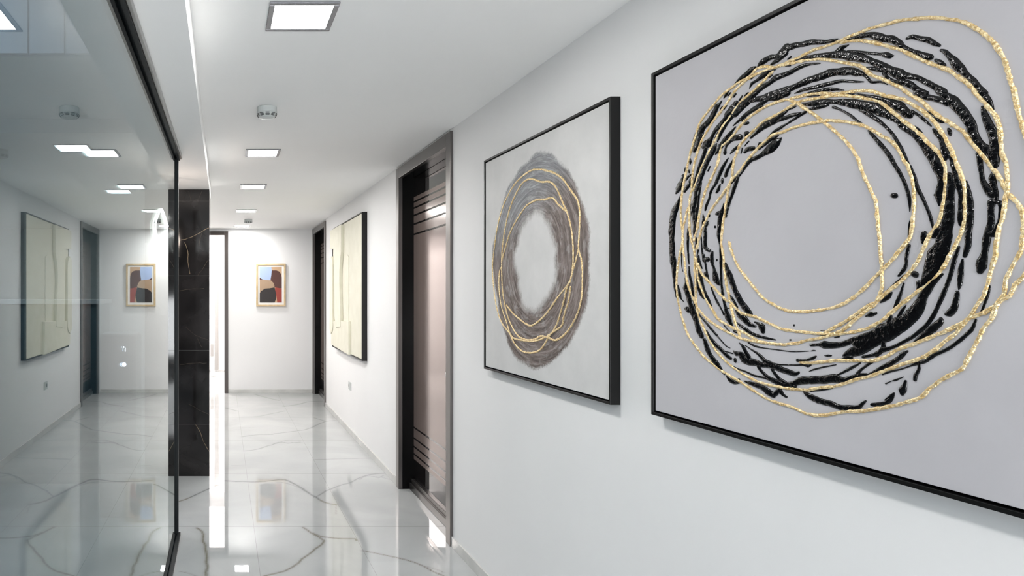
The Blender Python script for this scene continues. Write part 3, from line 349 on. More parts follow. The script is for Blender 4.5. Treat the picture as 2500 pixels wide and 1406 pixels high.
# ------------------------------------------------------------------ mesh helpers
class MB:
    def __init__(s):
        s.v, s.f, s.mi = [], [], []

    def box(s, x0, x1, y0, y1, z0, z1, mi=0):
        b = len(s.v)
        s.v += [(x, y, z) for x in (x0, x1) for y in (y0, y1) for z in (z0, z1)]
        for q in ((0, 1, 3, 2), (4, 6, 7, 5), (0, 4, 5, 1), (2, 3, 7, 6), (0, 2, 6, 4), (1, 5, 7, 3)):
            s.f.append(tuple(b + i for i in q)); s.mi.append(mi)
        return s

    def prism(s, poly, fn, d0, d1, mi=0):
        """poly in 2D, fn(a,b,d) -> xyz, extruded from d0 to d1"""
        b = len(s.v); n = len(poly)
        s.v += [fn(a, c, d0) for a, c in poly] + [fn(a, c, d1) for a, c in poly]
        s.f.append(tuple(range(b + n - 1, b - 1, -1))); s.mi.append(mi)
        s.f.append(tuple(range(b + n, b + 2 * n))); s.mi.append(mi)
        for i in range(n):
            j = (i + 1) % n
            s.f.append((b + i, b + j, b + n + j, b + n + i)); s.mi.append(mi)
        return s

    def lathe(s, prof, c, seg=40, mi=0, flip=False):
        b = len(s.v); n = len(prof)
        for k in range(seg):
            a = 2 * math.pi * k / seg
            for r, z in prof:
                s.v.append((c[0] + r * math.cos(a), c[1] + r * math.sin(a), c[2] + z))
        for k in range(seg):
            k2 = (k + 1) % seg
            for i in range(n - 1):
                s.f.append((b + k * n + i, b + k2 * n + i, b + k2 * n + i + 1, b + k * n + i + 1)); s.mi.append(mi)
        s.f.append(tuple(b + k * n + n - 1 for k in range(seg))); s.mi.append(mi)
        s.f.append(tuple(b + k * n for k in reversed(range(seg)))); s.mi.append(mi)
        return s

    def tube(s, pts, r, seg=8, closed=False, flat=1.0, nrm=None, jit=0.0, rnd=None):
        P = [Vector(p) for p in pts]; n = len(P); b = len(s.v)
        for i, p in enumerate(P):
            a = P[(i - 1) % n] if closed or i > 0 else P[i]
            c = P[(i + 1) % n] if closed or i < n - 1 else P[i]
            t = (c - a).normalized()
            up = Vector(nrm) if nrm else (Vector((0, 0, 1)) if abs(t.z) < 0.9 else Vector((1, 0, 0)))
            s1 = t.cross(up).normalized(); s2 = s1.cross(t).normalized()
            ri = r * (1 + (rnd.uniform(-jit, jit) if rnd else 0))
            if not closed and i in (0, n - 1):
                ri *= 0.4
            for k in range(seg):
                an = 2 * math.pi * k / seg
                s.v.append(tuple(p + s1 * math.cos(an) * ri + s2 * math.sin(an) * ri * flat))
        m = n if closed else n - 1
        for i in range(m):
            for k in range(seg):
                s.f.append((b + i * seg + k, b + i * seg + (k + 1) % seg, b + ((i + 1) % n) * seg + (k + 1) % seg, b + ((i + 1) % n) * seg + k)); s.mi.append(0)
        if not closed:
            s.f.append(tuple(b + k for k in reversed(range(seg)))); s.mi.append(0)
            s.f.append(tuple(b + (n - 1) * seg + k for k in range(seg))); s.mi.append(0)
        return s

    def build(s, name, mats, parent=None, bevel=0.0, smooth=False, origin=None):
        me = bpy.data.meshes.new(name)
        off = Vector(origin) if origin else Vector((0, 0, 0))
        me.from_pydata([tuple(Vector(v) - off) for v in s.v], [], s.f)
        if not isinstance(mats, (list, tuple)):
            mats = [mats]
        for m in mats:
            me.materials.append(m)
        me.polygons.foreach_set('material_index', s.mi)
        me.polygons.foreach_set('use_smooth', [smooth] * len(s.f))
        me.update()
        o = bpy.data.objects.new(name, me)
        COL.objects.link(o)
        if parent:
            o.parent = parent
            o.location = off - parent_world(parent)
        else:
            o.location = off
        if bevel:
            b = o.modifiers.new('bevel', 'BEVEL')
            b.width = bevel; b.segments = 2; b.limit_method = 'ANGLE'
        return o


def parent_world(p):
    v = Vector((0, 0, 0))
    while p:
        v += p.location
        p = p.parent
    return v


def thing(name, loc, label=None, cat=None, group=None, kind=None):
    o = bpy.data.objects.new(name, None)
    o.empty_display_size = 0.1
    o.location = loc
    COL.objects.link(o)
    return tag(o, label, cat, group, kind)


def tag(o, label=None, cat=None, group=None, kind=None):
    if label: o['label'] = label
    if cat: o['category'] = cat
    if group: o['group'] = group
    if kind: o['kind'] = kind
    return o


def struct(name, mb, m, **kw):
    return tag(mb.build(name, m, **kw), kind='structure')


def children(o):
    return [c for c in bpy.data.objects if c.parent == o]


def copy_tree(o, parent=None):
    c = o.copy(); COL.objects.link(c); c.parent = parent
    for ch in children(o):
        copy_tree(ch, c)
    return c


def catmull(P, closed=False, step=0.01):
    out = []; n = len(P)
    for i in range(n - 1 if not closed else n):
        p0 = P[(i - 1) % n] if closed or i > 0 else P[i]
        p1, p2 = P[i], P[(i + 1) % n]
        p3 = P[(i + 2) % n] if closed or i < n - 2 else P[(i + 1) % n]
        d = math.hypot(p2[0] - p1[0], p2[1] - p1[1])
        k = max(2, int(d / step))
        for j in range(k):
            t = j / k
            out.append(tuple(0.5 * (2 * b + (c - a) * t + (2 * a - 5 * b + 4 * c - e) * t * t + (3 * b - a - 3 * c + e) * t ** 3)
                             for a, b, c, e in zip(p0, p1, p2, p3)))
    if not closed:
        out.append(tuple(P[-1]))
    return out


# ------------------------------------------------------------------ room shell
XW = 1.32          # face of the right wall
YE = 9.59          # face of the end wall
H = 2.40           # corridor ceiling
DOORS = [(3.76, 4.94), (8.38, 9.56)]
XL, YB = -3.6, -2.6

wr = MB()
ys = [YB, DOORS[0][0] + 0.02, DOORS[0][1] - 0.02, DOORS[1][0] + 0.02, DOORS[1][1] - 0.02, YE + 0.1]
for i in (0, 2, 4):
    wr.box(XW, XW + 0.2, ys[i], ys[i + 1], 0, H)
for a, b in DOORS:
    wr.box(XW, XW + 0.2, a + 0.02, b - 0.02, 2.36, H)
struct('wall_right', wr, WALL)

DX0, DX1 = -0.86, 0.05       # opening in the end wall
we = MB()
we.box(DX1 - 0.0, XW, YE, YE + 0.12, 0, H)
we.box(XL, DX0, YE, YE + 0.12, 0, H)
we.box(DX0, DX1, YE, YE + 0.12, 2.335, H)
struct('wall_end', we, WALL)
struct('wall_back', MB().box(XL, XW + 0.2, YB - 0.1, YB, 0, 3.0), DARKWALL)
struct('wall_left', MB().box(XL - 0.1, XL, YB - 0.1, YE + 0.12, 0, 3.0), ROOMWALL)

# far room beyond the end doorway
struct('wall_far_room_left', MB().box(-1.9, -1.8, YE + 0.12, 12.9, 0, 2.7), WALL)
struct('wall_far_room_right', MB().box(1.0, 1.1, YE + 0.12, 12.9, 0, 2.7), WALL)
struct('wall_far_room_back', MB().box(-1.9, 1.1, 12.8, 12.9, 0, 2.7), WALL)
struct('ceiling_far_room', MB().box(-1.9, 1.1, YE + 0.12, 12.9, 2.7, 2.8), CEIL)

ce = MB()
ce.box(-0.30, XW + 0.2, YB, YE + 0.12, H, H + 0.1)
ce.box(XL, -0.30, 3.878, YE + 0.12, H, H + 0.1)
ce.box(XL, -0.42, 2.86, 3.878, 2.485, 2.585)
ce.box(XL, -0.30, YB, 2.86, 2.95, 3.05)
struct('ceiling', ce, CEIL)
pn = MB()
pn.box(XL, -0.42, 2.845, 2.86, 2.485, 2.95)
k = -0.838
xs = [XL + 0.01, -3.2, -2.9, -2.6, -2.3, -2.0, -1.7, -1.465, -1.308, -1.152, -0.995, -0.838, -0.681, -0.43]
for a, b in zip(xs, xs[1:]):
    pn.box(a + 0.0045, b - 0.0045, 2.825, 2.845, 2.487, 2.95)
struct('trim_1', pn, LILAC)

# dropped soffit over the glass partition
bm_ = MB().box(-0.46, -0.107, YB, 5.75, 2.28, H)
bm_.box(-0.46, -0.30, YB, 3.878, H, 2.95)
struct('trim_2', bm_, CEIL)

# baseboards
bb = MB()
for a, b in ((YB, DOORS[0][0]), (DOORS[0][1], DOORS[1][0])):
    bb.box(XW - 0.01, XW, a + 0.001, b - 0.001, 0, 0.058)
struct('baseboard_right', bb, BASEB, bevel=0.0015)
struct('baseboard_end', MB().box(DX1 + 0.03, XW - 0.02, YE - 0.01, YE, 0, 0.05), BASEB, bevel=0.0015)


# floor: rectilinear grid, fine where the marble pattern is seen
def build_floor():
    gx = np.concatenate([np.linspace(XL, -0.62, 24)[:-1], np.arange(-0.62, 1.36, 0.009), [1.62]])
    gy = np.concatenate([np.linspace(YB, 2.85, 30)[:-1], np.arange(2.85, 9.75, 0.0095), np.linspace(9.8, 12.9, 8)])
    X, Y = np.meshgrid(gx, gy, indexing='ij')
    vein = np.zeros_like(X); warm = np.zeros_like(X)
    rs = np.random.RandomState(4)
    for wd, st, pts in VEINS:
        P = np.array(catmull(pts, step=0.05))
        P = P + rs.normal(0, 0.0035, P.shape)
        half = wd * 0.001 * 0.55
        for (x0, y0), (x1, y1) in zip(P[:-1], P[1:]):
            pad = half * 4 + 0.02
            ix = np.where((gx > min(x0, x1) - pad) & (gx < max(x0, x1) + pad))[0]
            iy = np.where((gy > min(y0, y1) - pad) & (gy < max(y0, y1) + pad))[0]
            if not len(ix) or not len(iy):
                continue
            sl = np.ix_(ix, iy)
            dx, dy = x1 - x0, y1 - y0
            L2 = dx * dx + dy * dy + 1e-9
            t = np.clip(((X[sl] - x0) * dx + (Y[sl] - y0) * dy) / L2, 0, 1)
            d = np.hypot(X[sl] - x0 - t * dx, Y[sl] - y0 - t * dy)
            core = np.exp(-(d / half) ** 2) * st * 0.8 + 0.15 * st * np.exp(-(d / (half * 3.2)) ** 2)
            vein[sl] = np.maximum(vein[sl], core)
            if y0 < 4.6:
                warm[sl] = np.maximum(warm[sl], np.exp(-(d / 0.08) ** 2) * 0.8)
    vein = np.clip(vein * (0.85 + 0.25 * rs.rand(*vein.shape)), 0, 0.95)
    nx, ny = X.shape
    me = bpy.data.meshes.new('floor')
    co = np.stack([X, Y, np.zeros_like(X)], -1).reshape(-1, 3)
    idx = np.arange(nx * ny).reshape(nx, ny)
    q = np.stack([idx[:-1, :-1], idx[1:, :-1], idx[1:, 1:], idx[:-1, 1:]], -1).reshape(-1, 4)
    me.vertices.add(len(co)); me.vertices.foreach_set('co', co.ravel())
    me.loops.add(q.size); me.loops.foreach_set('vertex_index', q.ravel())
    me.polygons.add(len(q)); me.polygons.foreach_set('loop_start', np.arange(0, q.size, 4)); me.polygons.foreach_set('loop_total', np.full(len(q), 4))
    me.update(calc_edges=True)
    for nm, arr in (('vein', vein), ('warm', warm)):
        a = me.attributes.new(nm, 'FLOAT', 'POINT')
        a.data.foreach_set('value', arr.ravel().astype(np.float32))
    me.materials.append(FLOORM)
    o = bpy.data.objects.new('floor', me)
    COL.objects.link(o)
    tag(o, kind='structure')


build_floor()


# ------------------------------------------------------------------ doors of the right wall
def corridor_door(idx, Y0, Y1):
    yc = (Y0 + Y1) / 2
    d = thing('door_%d' % idx, (XW, yc, 0), kind='structure')
    c = 0.075
    f = MB()
    x0, x1 = 1.304, 1.334
    f.box(x0, x1, Y0, Y0 + c, 0, 2.385)
    f.box(x0, x1, Y1 - c, Y1, 0, 2.385)
    f.box(x0, x1, Y0 + c, Y1 - c, 2.308, 2.385)
    f.build('door_casing', CASING, d, bevel=0.002)
    j = MB()
    j.box(1.318, 1.46, Y0 + 0.045, Y0 + c - 0.002, 0, 2.32)
    j.box(1.318, 1.46, Y1 - c + 0.002, Y1 - 0.045, 0, 2.32)
    j.box(1.318, 1.46, Y0 + c - 0.002, Y1 - c + 0.002, 2.31, 2.34)
    j.build('door_jamb', JAMB, d)
    a, b = Y0 + c, Y1 - c
    g = MB().box(1.4185, 1.45, a, b, 0.075, 2.308).build('door_glass', DGLASS, d)
    rl = MB()
    rl.box(1.385, 1.45, a, b, 0.0, 0.05)
    rl.box(1.400, 1.45, a, b, 0.05, 0.078)
    rl.build('threshold_rail', CASING, d, bevel=0.003)
    fl = MB()
    xs_, xe_ = 1.4172, 1.4185
    zt = [2.13, 2.085, 2.03, 1.965, 1.89]
    t = 0.013
    zs = [2.165] + [z for q in zt for z in (q + t / 2, q - t / 2)]
    for i in range(0, len(zs) - 1, 2):
        fl.box(xs_, xe_, a + 0.001, b - 0.001, zs[i + 1], zs[i])
    lo = [0.452, 0.373, 0.31, 0.2556]
    zb = [1.89 - t / 2] + [z for q in lo for z in (q + t, q)] + [0.225]
    for i in range(0, len(zb) - 1, 2):
        fl.box(xs_, xe_, a + 0.001, b - 0.001, zb[i + 1], zb[i])
    fl.build('frosted_film', FILM, d)
    # small round pull near the closing edge
    h = MB()
    yk = a + 0.28
    h.box(1.398, 1.4172, yk - 0.018, yk + 0.018, 0.925, 0.957)
    hd = h.build('door_handle', STEEL, d, bevel=0.007)
    return d


for i, (a, b) in enumerate(DOORS):
    corridor_door(i + 1, a, b)

# end doorway casing (opening stands open)
d3 = thing('door_3', ((DX0 + DX1) / 2, YE, 0), kind='structure')
f = MB()
f.box(DX1 - 0.028, DX1 + 0.028, YE - 0.03, YE + 0.125, 0, 2.362)
f.box(DX0 - 0.028, DX0 + 0.028, YE - 0.03, YE + 0.125, 0, 2.362)
f.box(DX0 + 0.028, DX1 - 0.028, YE - 0.03, YE + 0.125, 2.305, 2.362)
f.build('door_casing', DARKCASE, d3, bevel=0.002)


# ------------------------------------------------------------------ black marble column
def column():
    o = thing('marble_column', (-0.35, 5.46, 0), 'black marble clad column with thin gold veins between glass partition and end doorway', 'column')
    m = MB()
    x0, x1, y0, y1 = -0.62, -0.107, 5.21, 5.72
    zj = [0, 0.411, 1.0, 1.593, 2.186, 2.28]
    for a, b in zip(zj, zj[1:]):
        m.box(x0, x1, y0, y1, a + (0.0008 if a else 0), b - 0.0008)
    m.box(x0 + 0.001, x1 - 0.001, y0 + 0.001, y1 - 0.001, 0.002, 2.279, 1)
    m.build('stone_cladding', [MARB, MJOINT], o)
    v = MB()
    rnd = random.Random(3)
    for wd, st, pts in COLUMN_VEINS:
        P = catmull(pts, step=0.025)
        P = [(a + rnd.uniform(-1, 1) * 0.0022, c + rnd.uniform(-1, 1) * 0.0022) for a, c in P]
        L, R = [], []
        for i, (a, c) in enumerate(P):
            q0 = P[max(0, i - 1)]; q1 = P[min(len(P) - 1, i + 1)]
            dx, dz = q1[0] - q0[0], q1[1] - q0[1]
            nn = math.hypot(dx, dz) or 1
            hw = wd * 0.00028 * rnd.uniform(0.5, 1.3)
            L.append((a - dz / nn * hw, c + dx / nn * hw)); R.append((a + dz / nn * hw, c - dx / nn * hw))
        for i in range(len(P) - 1):
            b = len(v.v)
            v.v += [(L[i][0], y0 - 0.0003, L[i][1]), (R[i][0], y0 - 0.0003, R[i][1]), (R[i + 1][0], y0 - 0.0003, R[i + 1][1]), (L[i + 1][0], y0 - 0.0003, L[i + 1][1])]
            v.f.append((b, b + 1, b + 2, b + 3)); v.mi.append(0 if st > 0.7 else 1)
    v.build('vein_inlay', [MVEIN, MVEIN2], o)


column()


# ------------------------------------------------------------------ glass partition
GK, GA = 0.005, -0.300
def gx(y, dx=0.0):
    return GA + GK * y + dx


def slanted(mb, dx0, dx1, y0, y1, z0, z1, mi=0):
    b = len(mb.v)
    for dx in (dx0, dx1):
        for y in (y0, y1):
            for z in (z0, z1):
                mb.v.append((gx(y, dx), y, z))
    for q in ((0, 1, 3, 2), (4, 6, 7, 5), (0, 4, 5, 1), (2, 3, 7, 6), (0, 2, 6, 4), (1, 5, 7, 3)):
        mb.f.append(tuple(b + i for i in q)); mb.mi.append(mi)
    return mb


PE = 3.93
gp = thing('glass_partition', (-0.29, PE, 0), 'reflective tinted glass partition in slim black rails, mirroring the corridor', 'glass partition')
slanted(MB(), -0.004, 0.004, YB + 0.05, PE - 0.032, 0.012, 2.262).build('glass_pane', GLASS, gp)
slanted(MB(), -0.016, 0.016, PE - 0.032, PE, 0.022, 2.262).build('end_post', PROF, gp, bevel=0.002)
t = MB()
slanted(t, -0.024, 0.024, YB + 0.05, PE, 2.262, 2.279)
slanted(t, -0.024, -0.012, YB + 0.05, PE, 2.247, 2.262)
slanted(t, 0.012, 0.024, YB + 0.05, PE, 2.247, 2.262)
tr_ = t.build('top_rail', PROF, gp)
slanted(MB(), 0.024, 0.037, YB + 0.05, PE + 0.002, 2.255, 2.2795).build('rail_lip', LIP, tr_, bevel=0.002)
t = MB()
slanted(t, -0.027, -0.007, YB + 0.05, PE, 0, 0.022)
slanted(t, 0.007, 0.027, YB + 0.05, PE, 0, 0.022)
slanted(t, -0.007, 0.007, YB + 0.05, PE, 0, 0.012)
t.build('bottom_track', PROF, gp, bevel=0.002)


# ------------------------------------------------------------------ ceiling lights
def panel_light(x, y, label, mat_d, group=None, s=0.23, z=H):
    o = thing('ceiling_light', (x, y, z), label, 'ceiling light', group)
    f = MB(); h = s / 2; w_ = 0.019
    zb = z - 0.006
    f.box(x - h, x + h, y - h, y - h + w_, zb, z)
    f.box(x - h, x + h, y + h - w_, y + h, zb, z)
    f.box(x - h, x - h + w_, y - h + w_, y + h - w_, zb, z)
    f.box(x + h - w_, x + h, y - h + w_, y + h - w_, zb, z)
    f.build('bezel', CHROME, o, bevel=0.0015)
    MB().box(x - h + w_, x + h - w_, y - h + w_, y + h - w_, z - 0.003, z - 0.0003).build('diffuser', mat_d, o)
    return o


LX = 0.268
G_ = 'square recessed lights along the corridor ceiling'
for y, lab in ((2.245, 'nearest and largest square recessed light in the corridor ceiling, at the top of the photo'),
               (4.415, 'second square corridor ceiling light, just beyond the near smoke detector'),
               (5.80, 'third square corridor ceiling light, middle one of the receding row'),
               (7.50, 'fourth square corridor ceiling light, just before the far smoke detector'),
               (9.17, 'farthest square corridor ceiling light, closest to the end wall')):
    panel_light(LX, y, lab, LAMPM, G_)
panel_light(LX, 0.1, 'unseen square light added above the camera to brighten the near corridor', LAMPM, G_)  # extra panel out of view, added for its light on the near walls
panel_light(-0.966, 4.27, 'square ceiling light behind the glass, nearer one of the two in the next room', LAMP_DIM, 'square lights of the room behind the glass')
panel_light(-0.96, 6.08, 'square ceiling light behind the glass, farther one of the two in the next room', LAMP_DIM, 'square lights of the room behind the glass')


# ------------------------------------------------------------------ smoke detectors
def detector(x, y, label, z=H):
    o = thing('smoke_detector', (x, y, z), label, 'smoke detector', 'round smoke detectors on the ceilings')
    MB().lathe([(0.047, 0), (0.0505, -0.003), (0.0515, -0.030)], (x, y, z)).build('base', PLASTIC, o, smooth=False)
    b = MB()
    b.lathe([(0.0515, -0.030), (0.0505, -0.036), (0.046, -0.046), (0.038, -0.053), (0.022, -0.056), (0.001, -0.057)], (x, y, z))
    b.build('cap', PLASTIC, o, smooth=True)
    v = MB()
    for zz, r in ((-0.0375, 0.0508), (-0.043, 0.0488), (-0.048, 0.0455)):
        for k in range(10):
            a0 = 2 * math.pi * k / 10 + 0.07; a1 = 2 * math.pi * (k + 1) / 10 - 0.07
            pts = []
            for q in range(6):
                a = a0 + (a1 - a0) * q / 5
                pts.append((x + r * math.cos(a), y + r * math.sin(a), z + zz))
            v.tube(pts, 0.0019, seg=4)
    v.build('vent_slots', VENT, o)
    return o


detector(0.225, 3.34, 'near round white smoke detector on the corridor ceiling, between the two nearest lights')
detector(0.325, 8.35, 'far small smoke detector on the corridor ceiling near the end wall')
detector(-1.47, 4.33, 'round white smoke detector seen through the glass in the next room')


# ------------------------------------------------------------------ framed paintings on the right wall
def floater(root, Y0, Y1, z0, z1, xf=1.286, lip=0.009, name='frame'):
    f = MB()
    xb = XW - 0.0005
    f.box(xf, xb, Y0, Y0 + lip, z0, z1)
    f.box(xf, xb, Y1 - lip, Y1, z0, z1)
    f.box(xf, xb, Y0 + lip, Y1 - lip, z0, z0 + lip)
    f.box(xf, xb, Y0 + lip, Y1 - lip, z1 - lip, z1)
    f.box(xb - 0.008, xb - 0.001, Y0 + lip, Y1 - lip, z0 + lip, z1 - lip)
    return f.build(name, BLACK, root, bevel=0.0008)


def gold_lines(root, curves, x, name, r=0.0034, seed=1):
    g = MB(); rnd = random.Random(seed)
    for c in curves:
        P = [(a / 1e4, b / 1e4) for a, b in c]
        P = [p for p in P]
        Q = catmull(P, step=0.006)
        Q = [q for q in Q if q[0] > root['y_min']]
        if len(Q) < 3:
            continue
        pts = [(x + rnd.uniform(-0.0003, 0.0003), a + rnd.uniform(-1, 1) * 0.0006, b + rnd.uniform(-1, 1) * 0.0006) for a, b in Q]
        g.tube(pts, r, seg=7, flat=0.62, nrm=(1, 0, 0), jit=0.22, rnd=rnd)
    return g.build(name, GOLDM, root)


def ink_strokes(root, strokes, x):
    m = MB(); rnd = random.Random(7)
    T = [-1, -0.92, -0.7, -0.35, 0, 0.35, 0.7, 0.92, 1]
    for st in strokes:
        P = [tuple(q / 1e4 for q in p) for p in st]
        Q = catmull(P, step=0.005)
        # rounded tips
        def cap(a, b):
            d = Vector((a[0] - b[0], a[1] - b[1]))
            if d.length < 1e-7:
                return []
            d.normalize(); hw = math.hypot(a[2], a[3])
            return [(a[0] + d.x * hw * math.sin(q), a[1] + d.y * hw * math.sin(q), a[2] * math.cos(q), a[3] * math.cos(q)) for q in (0.5, 0.95, 1.3, 1.5)]
        Q = list(reversed(cap(Q[0], Q[1]))) + Q + cap(Q[-1], Q[-2])
        ph = rnd.uniform(0, 100)
        b = len(m.v); n = len(T)
        for i, (u, v, ou, ov) in enumerate(Q):
            nz_ = noise.noise((u * 55 + ph, v * 55, 0.0))
            nz2 = noise.noise((u * 55 + ph, v * 55, 9.0))
            hw = math.hypot(ou, ov)
            hh = min(0.0032, 0.0012 + hw * 0.35)
            for t_ in T:
                s_ = t_ * (1 + (0.22 * nz_ if t_ < 0 else 0.22 * nz2))
                hgt = hh * math.sqrt(max(0, 1 - t_ * t_)) ** 0.7
                hgt *= 1 + 0.25 * noise.noise((u * 160, v * 160, t_))
                m.v.append((x - hgt + 0.0002, u + ou * s_, v + ov * s_))
        for i in range(len(Q) - 1):
            for k in range(n - 1):
                m.f.append((b + i * n + k, b + i * n + k + 1, b + (i + 1) * n + k + 1, b + (i + 1) * n + k)); m.mi.append(0)
    return m.build('black_paint_strokes', INKM, root, smooth=True)


# large painting, nearest
P1 = (0.913, 1.968, 1.088, 2.111)
o = thing('abstract_painting', (XW, (P1[0] + P1[1]) / 2, P1[2]),
          'large black-framed canvas with glossy black and gold tangled rings, nearest on the right wall', 'painting')
floater(o, *P1)
MB().box(1.290, 1.3105, P1[0] + 0.014, P1[1] - 0.014, P1[2] + 0.014, P1[3] - 0.014).build('canvas', CANVAS, o, bevel=0.001)
o['y_min'] = P1[0] + 0.02
ink_strokes(o, unpack(INK), 1.290)
gold_lines(o, unpack(GOLD), 1.2888, 'gold_leaf_lines')
del o['y_min']

# second painting: brushed ring
P2 = (2.175, 3.230, 1.081, 2.105)
o = thing('abstract_painting', (XW, (P2[0] + P2[1]) / 2, P2[2]),
          'square black-framed canvas with brushed grey-brown ring and thin gold loops, beside the near door', 'painting')
floater(o, *P2)
MB().box(1.290, 1.3105, P2[0] + 0.014, P2[1] - 0.014, P2[2] + 0.014, P2[3] - 0.014).build('canvas', RING, o, bevel=0.001, origin=(1.29, 2.715, 1.583))
o['y_min'] = P2[0] + 0.02
gold_lines(o, unpack(GOLD_SMALL), 1.2893, 'gold_leaf_lines', r=0.0040, seed=5)
del o['y_min']


# third: cream relief
def relief():
    Y0, Y1, z0, z1 = 5.99, 7.60, 0.835, 2.20
    o = thing('relief_wall_art', (XW, (Y0 + Y1) / 2, z0), 'cream sculpted relief panel in black frame between the two corridor doors', 'wall art')
    floater(o, Y0, Y1, z0, z1, xf=1.270)
    MB().box(1.276, 1.311, Y0 + 0.012, Y1 - 0.012, z0 + 0.012, z1 - 0.012).build('base_panel', CREAM, o, bevel=0.002)
    S = 1.26
    def uv(x, y):
        Y = 1600 * S / (x - 544)
        return (Y, 1.45 + (717 - y) * Y / 1600)
    def slab(poly, x0, name):
        m = MB()
        m.prism(poly, lambda a, b, d: (d, a, b), 1.2762, x0)
        return m.build(name, CREAM, o, bevel=0.004)
    T1 = z1 - 0.012 + 0.0
    arc = catmull([uv(836, 616), uv(833.5, 640), uv(832, 670), uv(832.3, 705), uv(833.5, 740), uv(834, 780)], step=0.02)
    yA = uv(836, 616)[0]
    left = Y1 + 0.004
    poly = [(yA, z1 - 0.02)] + [(a, b) for a, b in arc] + [(uv(834, 780)[0], 1.10), (uv(824, 800)[0], 1.08)] \
        + [(left - 0.3, 1.2), (left - 0.28, 1.95), (left, 1.97), (left, z1 - 0.02)]
    slab(poly, 1.243, 'raised_upper_panel')
    # long rounded bar at the far edge
    a0, a1 = left - 0.19, left + 0.006
    zb0, zb1 = 1.04, 1.83
    bar = [(a1, zb0), (a1, zb1)] + [(a0 + (a1 - a0) * (1 - math.sin(q)), zb1 + (a1 - a0) * 0.6 * math.cos(q) - 0.06) for q in np.linspace(0.35, 1.57, 8)] \
        + [(a0 + (a1 - a0) * (1 - math.cos(q)), zb0 - (a1 - a0) * 0.6 * math.sin(q) + 0.06) for q in np.linspace(0, 1.2, 8)]
    slab(bar, 1.238, 'rounded_bar')
    # thin ridge
    y_r = uv(844, 700)[0]
    slab([(y_r - 0.10, uv(844, 786)[1]), (y_r, uv(844, 786)[1]), (y_r, uv(844, 626)[1]), (y_r - 0.02, uv(844, 621)[1]), (y_r - 0.10, uv(844, 628)[1])], 1.2695, 'thin_ridge')
    # lower block
    y_b = uv(853, 820)[0]
    slab([(y_b, z0 + 0.004), (left - 0.03, z0 + 0.03), (left - 0.03, uv(824, 786)[1]), (y_b, uv(853, 785)[1])], 1.250, 'lower_block')


relief()


# ------------------------------------------------------------------ small framed print on the end wall
def small_print():
    s = 9.56 / 1600
    X = lambda x: (x - 544) * s
    Z = lambda y: 1.45 - (y - 717) * s
    x0, x1, z1, z0 = X(625.5), X(697.5), Z(643.5), Z(748)
    o = thing('framed_print', ((x0 + x1) / 2, YE, z0), 'small oak-framed abstract print on the end wall', 'picture')
    f = MB(); t_ = 0.026; yf = 9.558; yb = YE - 0.0005
    f.box(x0, x0 + t_, yf, yb, z0, z1); f.box(x1 - t_, x1, yf, yb, z0, z1)
    f.box(x0 + t_, x1 - t_, yf, yb, z0, z0 + t_); f.box(x0 + t_, x1 - t_, yf, yb, z1 - t_, z1)
    f.build('frame', OAK, o, bevel=0.002)
    MB().box(x0 + t_, x1 - t_, yf + 0.012, yb - 0.002, z0 + t_, z1 - t_).build('picture_mat', MAT_W, o)
    cols = {'tan': (0.55, 0.36, 0.22), 'blue': (0.42, 0.53, 0.78), 'maroon': (0.085, 0.028, 0.022), 'sand': (0.42, 0.29, 0.19), 'black': (0.022, 0.015, 0.015), 'red': (0.32, 0.045, 0.03)}
    ms = {k_: mat('print_' + k_, c_, 0.5) for k_, c_ in cols.items()}
    order = ['tan', 'maroon', 'red', 'sand', 'blue', 'black']
    A = MB()
    # zoomed crop coordinates -> photo -> wall plane
    U = lambda a, b: (X(610 + a / 10.82), Z(630 + b / 10.82))
    shapes = [('tan', [(260, 235), (845, 235), (845, 1175), (260, 1175)]),
              ('maroon', [(570, 325), (700, 325), (770, 350), (820, 410), (845, 510), (845, 800), (740, 790), (600, 740), (550, 585), (560, 400)]),
              ('maroon', [(260, 515), (330, 555), (330, 575), (260, 575)]),
              ('red', [(665, 770), (845, 805), (845, 1175), (725, 1175), (700, 970), (670, 850)]),
              ('sand', [(260, 575), (400, 575), (560, 590), (620, 650), (655, 745), (560, 790), (430, 800), (340, 850), (285, 910), (260, 960)]),
              ('blue', [(260, 235), (565, 235), (580, 320), (565, 470), (545, 585), (400, 575), (310, 550), (260, 510)]),
              ('black', [(260, 1175), (260, 930), (300, 870), (400, 805), (530, 795), (655, 770), (670, 850), (700, 970), (695, 1070), (655, 1175)])]
    y = yf + 0.0118
    for i, (k_, poly) in enumerate(shapes):
        b = len(A.v); d = 0.00025 * i
        A.v += [(U(a, c)[0], y - d, U(a, c)[1]) for a, c in poly]
        A.f.append(tuple(range(b, b + len(poly)))); A.mi.append(order.index(k_))
    A.build('print_artwork', [ms[q] for q in order], o)


small_print()

# ------------------------------------------------------------------ wall socket
ys_, zs_ = 6.79, 0.495
o = thing('wall_socket', (XW, ys_, zs_ - 0.04), 'white double wall socket low on the right wall under the cream relief', 'socket')
MB().box(XW - 0.008, XW - 0.0003, ys_ - 0.06, ys_ + 0.06, zs_ - 0.041, zs_ + 0.041).build('cover_plate', PLASTIC, o, bevel=0.002)
for dy in (-0.028, 0.028):
    q = MB()
    c_ = []
    for k in range(20):
        a = 2 * math.pi * k / 20
        c_.append((ys_ + dy + 0.02 * math.cos(a), zs_ + 0.02 * math.sin(a)))
    q.prism(c_, lambda a, b, d: (d, a, b), XW - 0.0083, XW - 0.0079)
    q.build('socket_face', VENT if dy > 0 else PLASTIC, o)

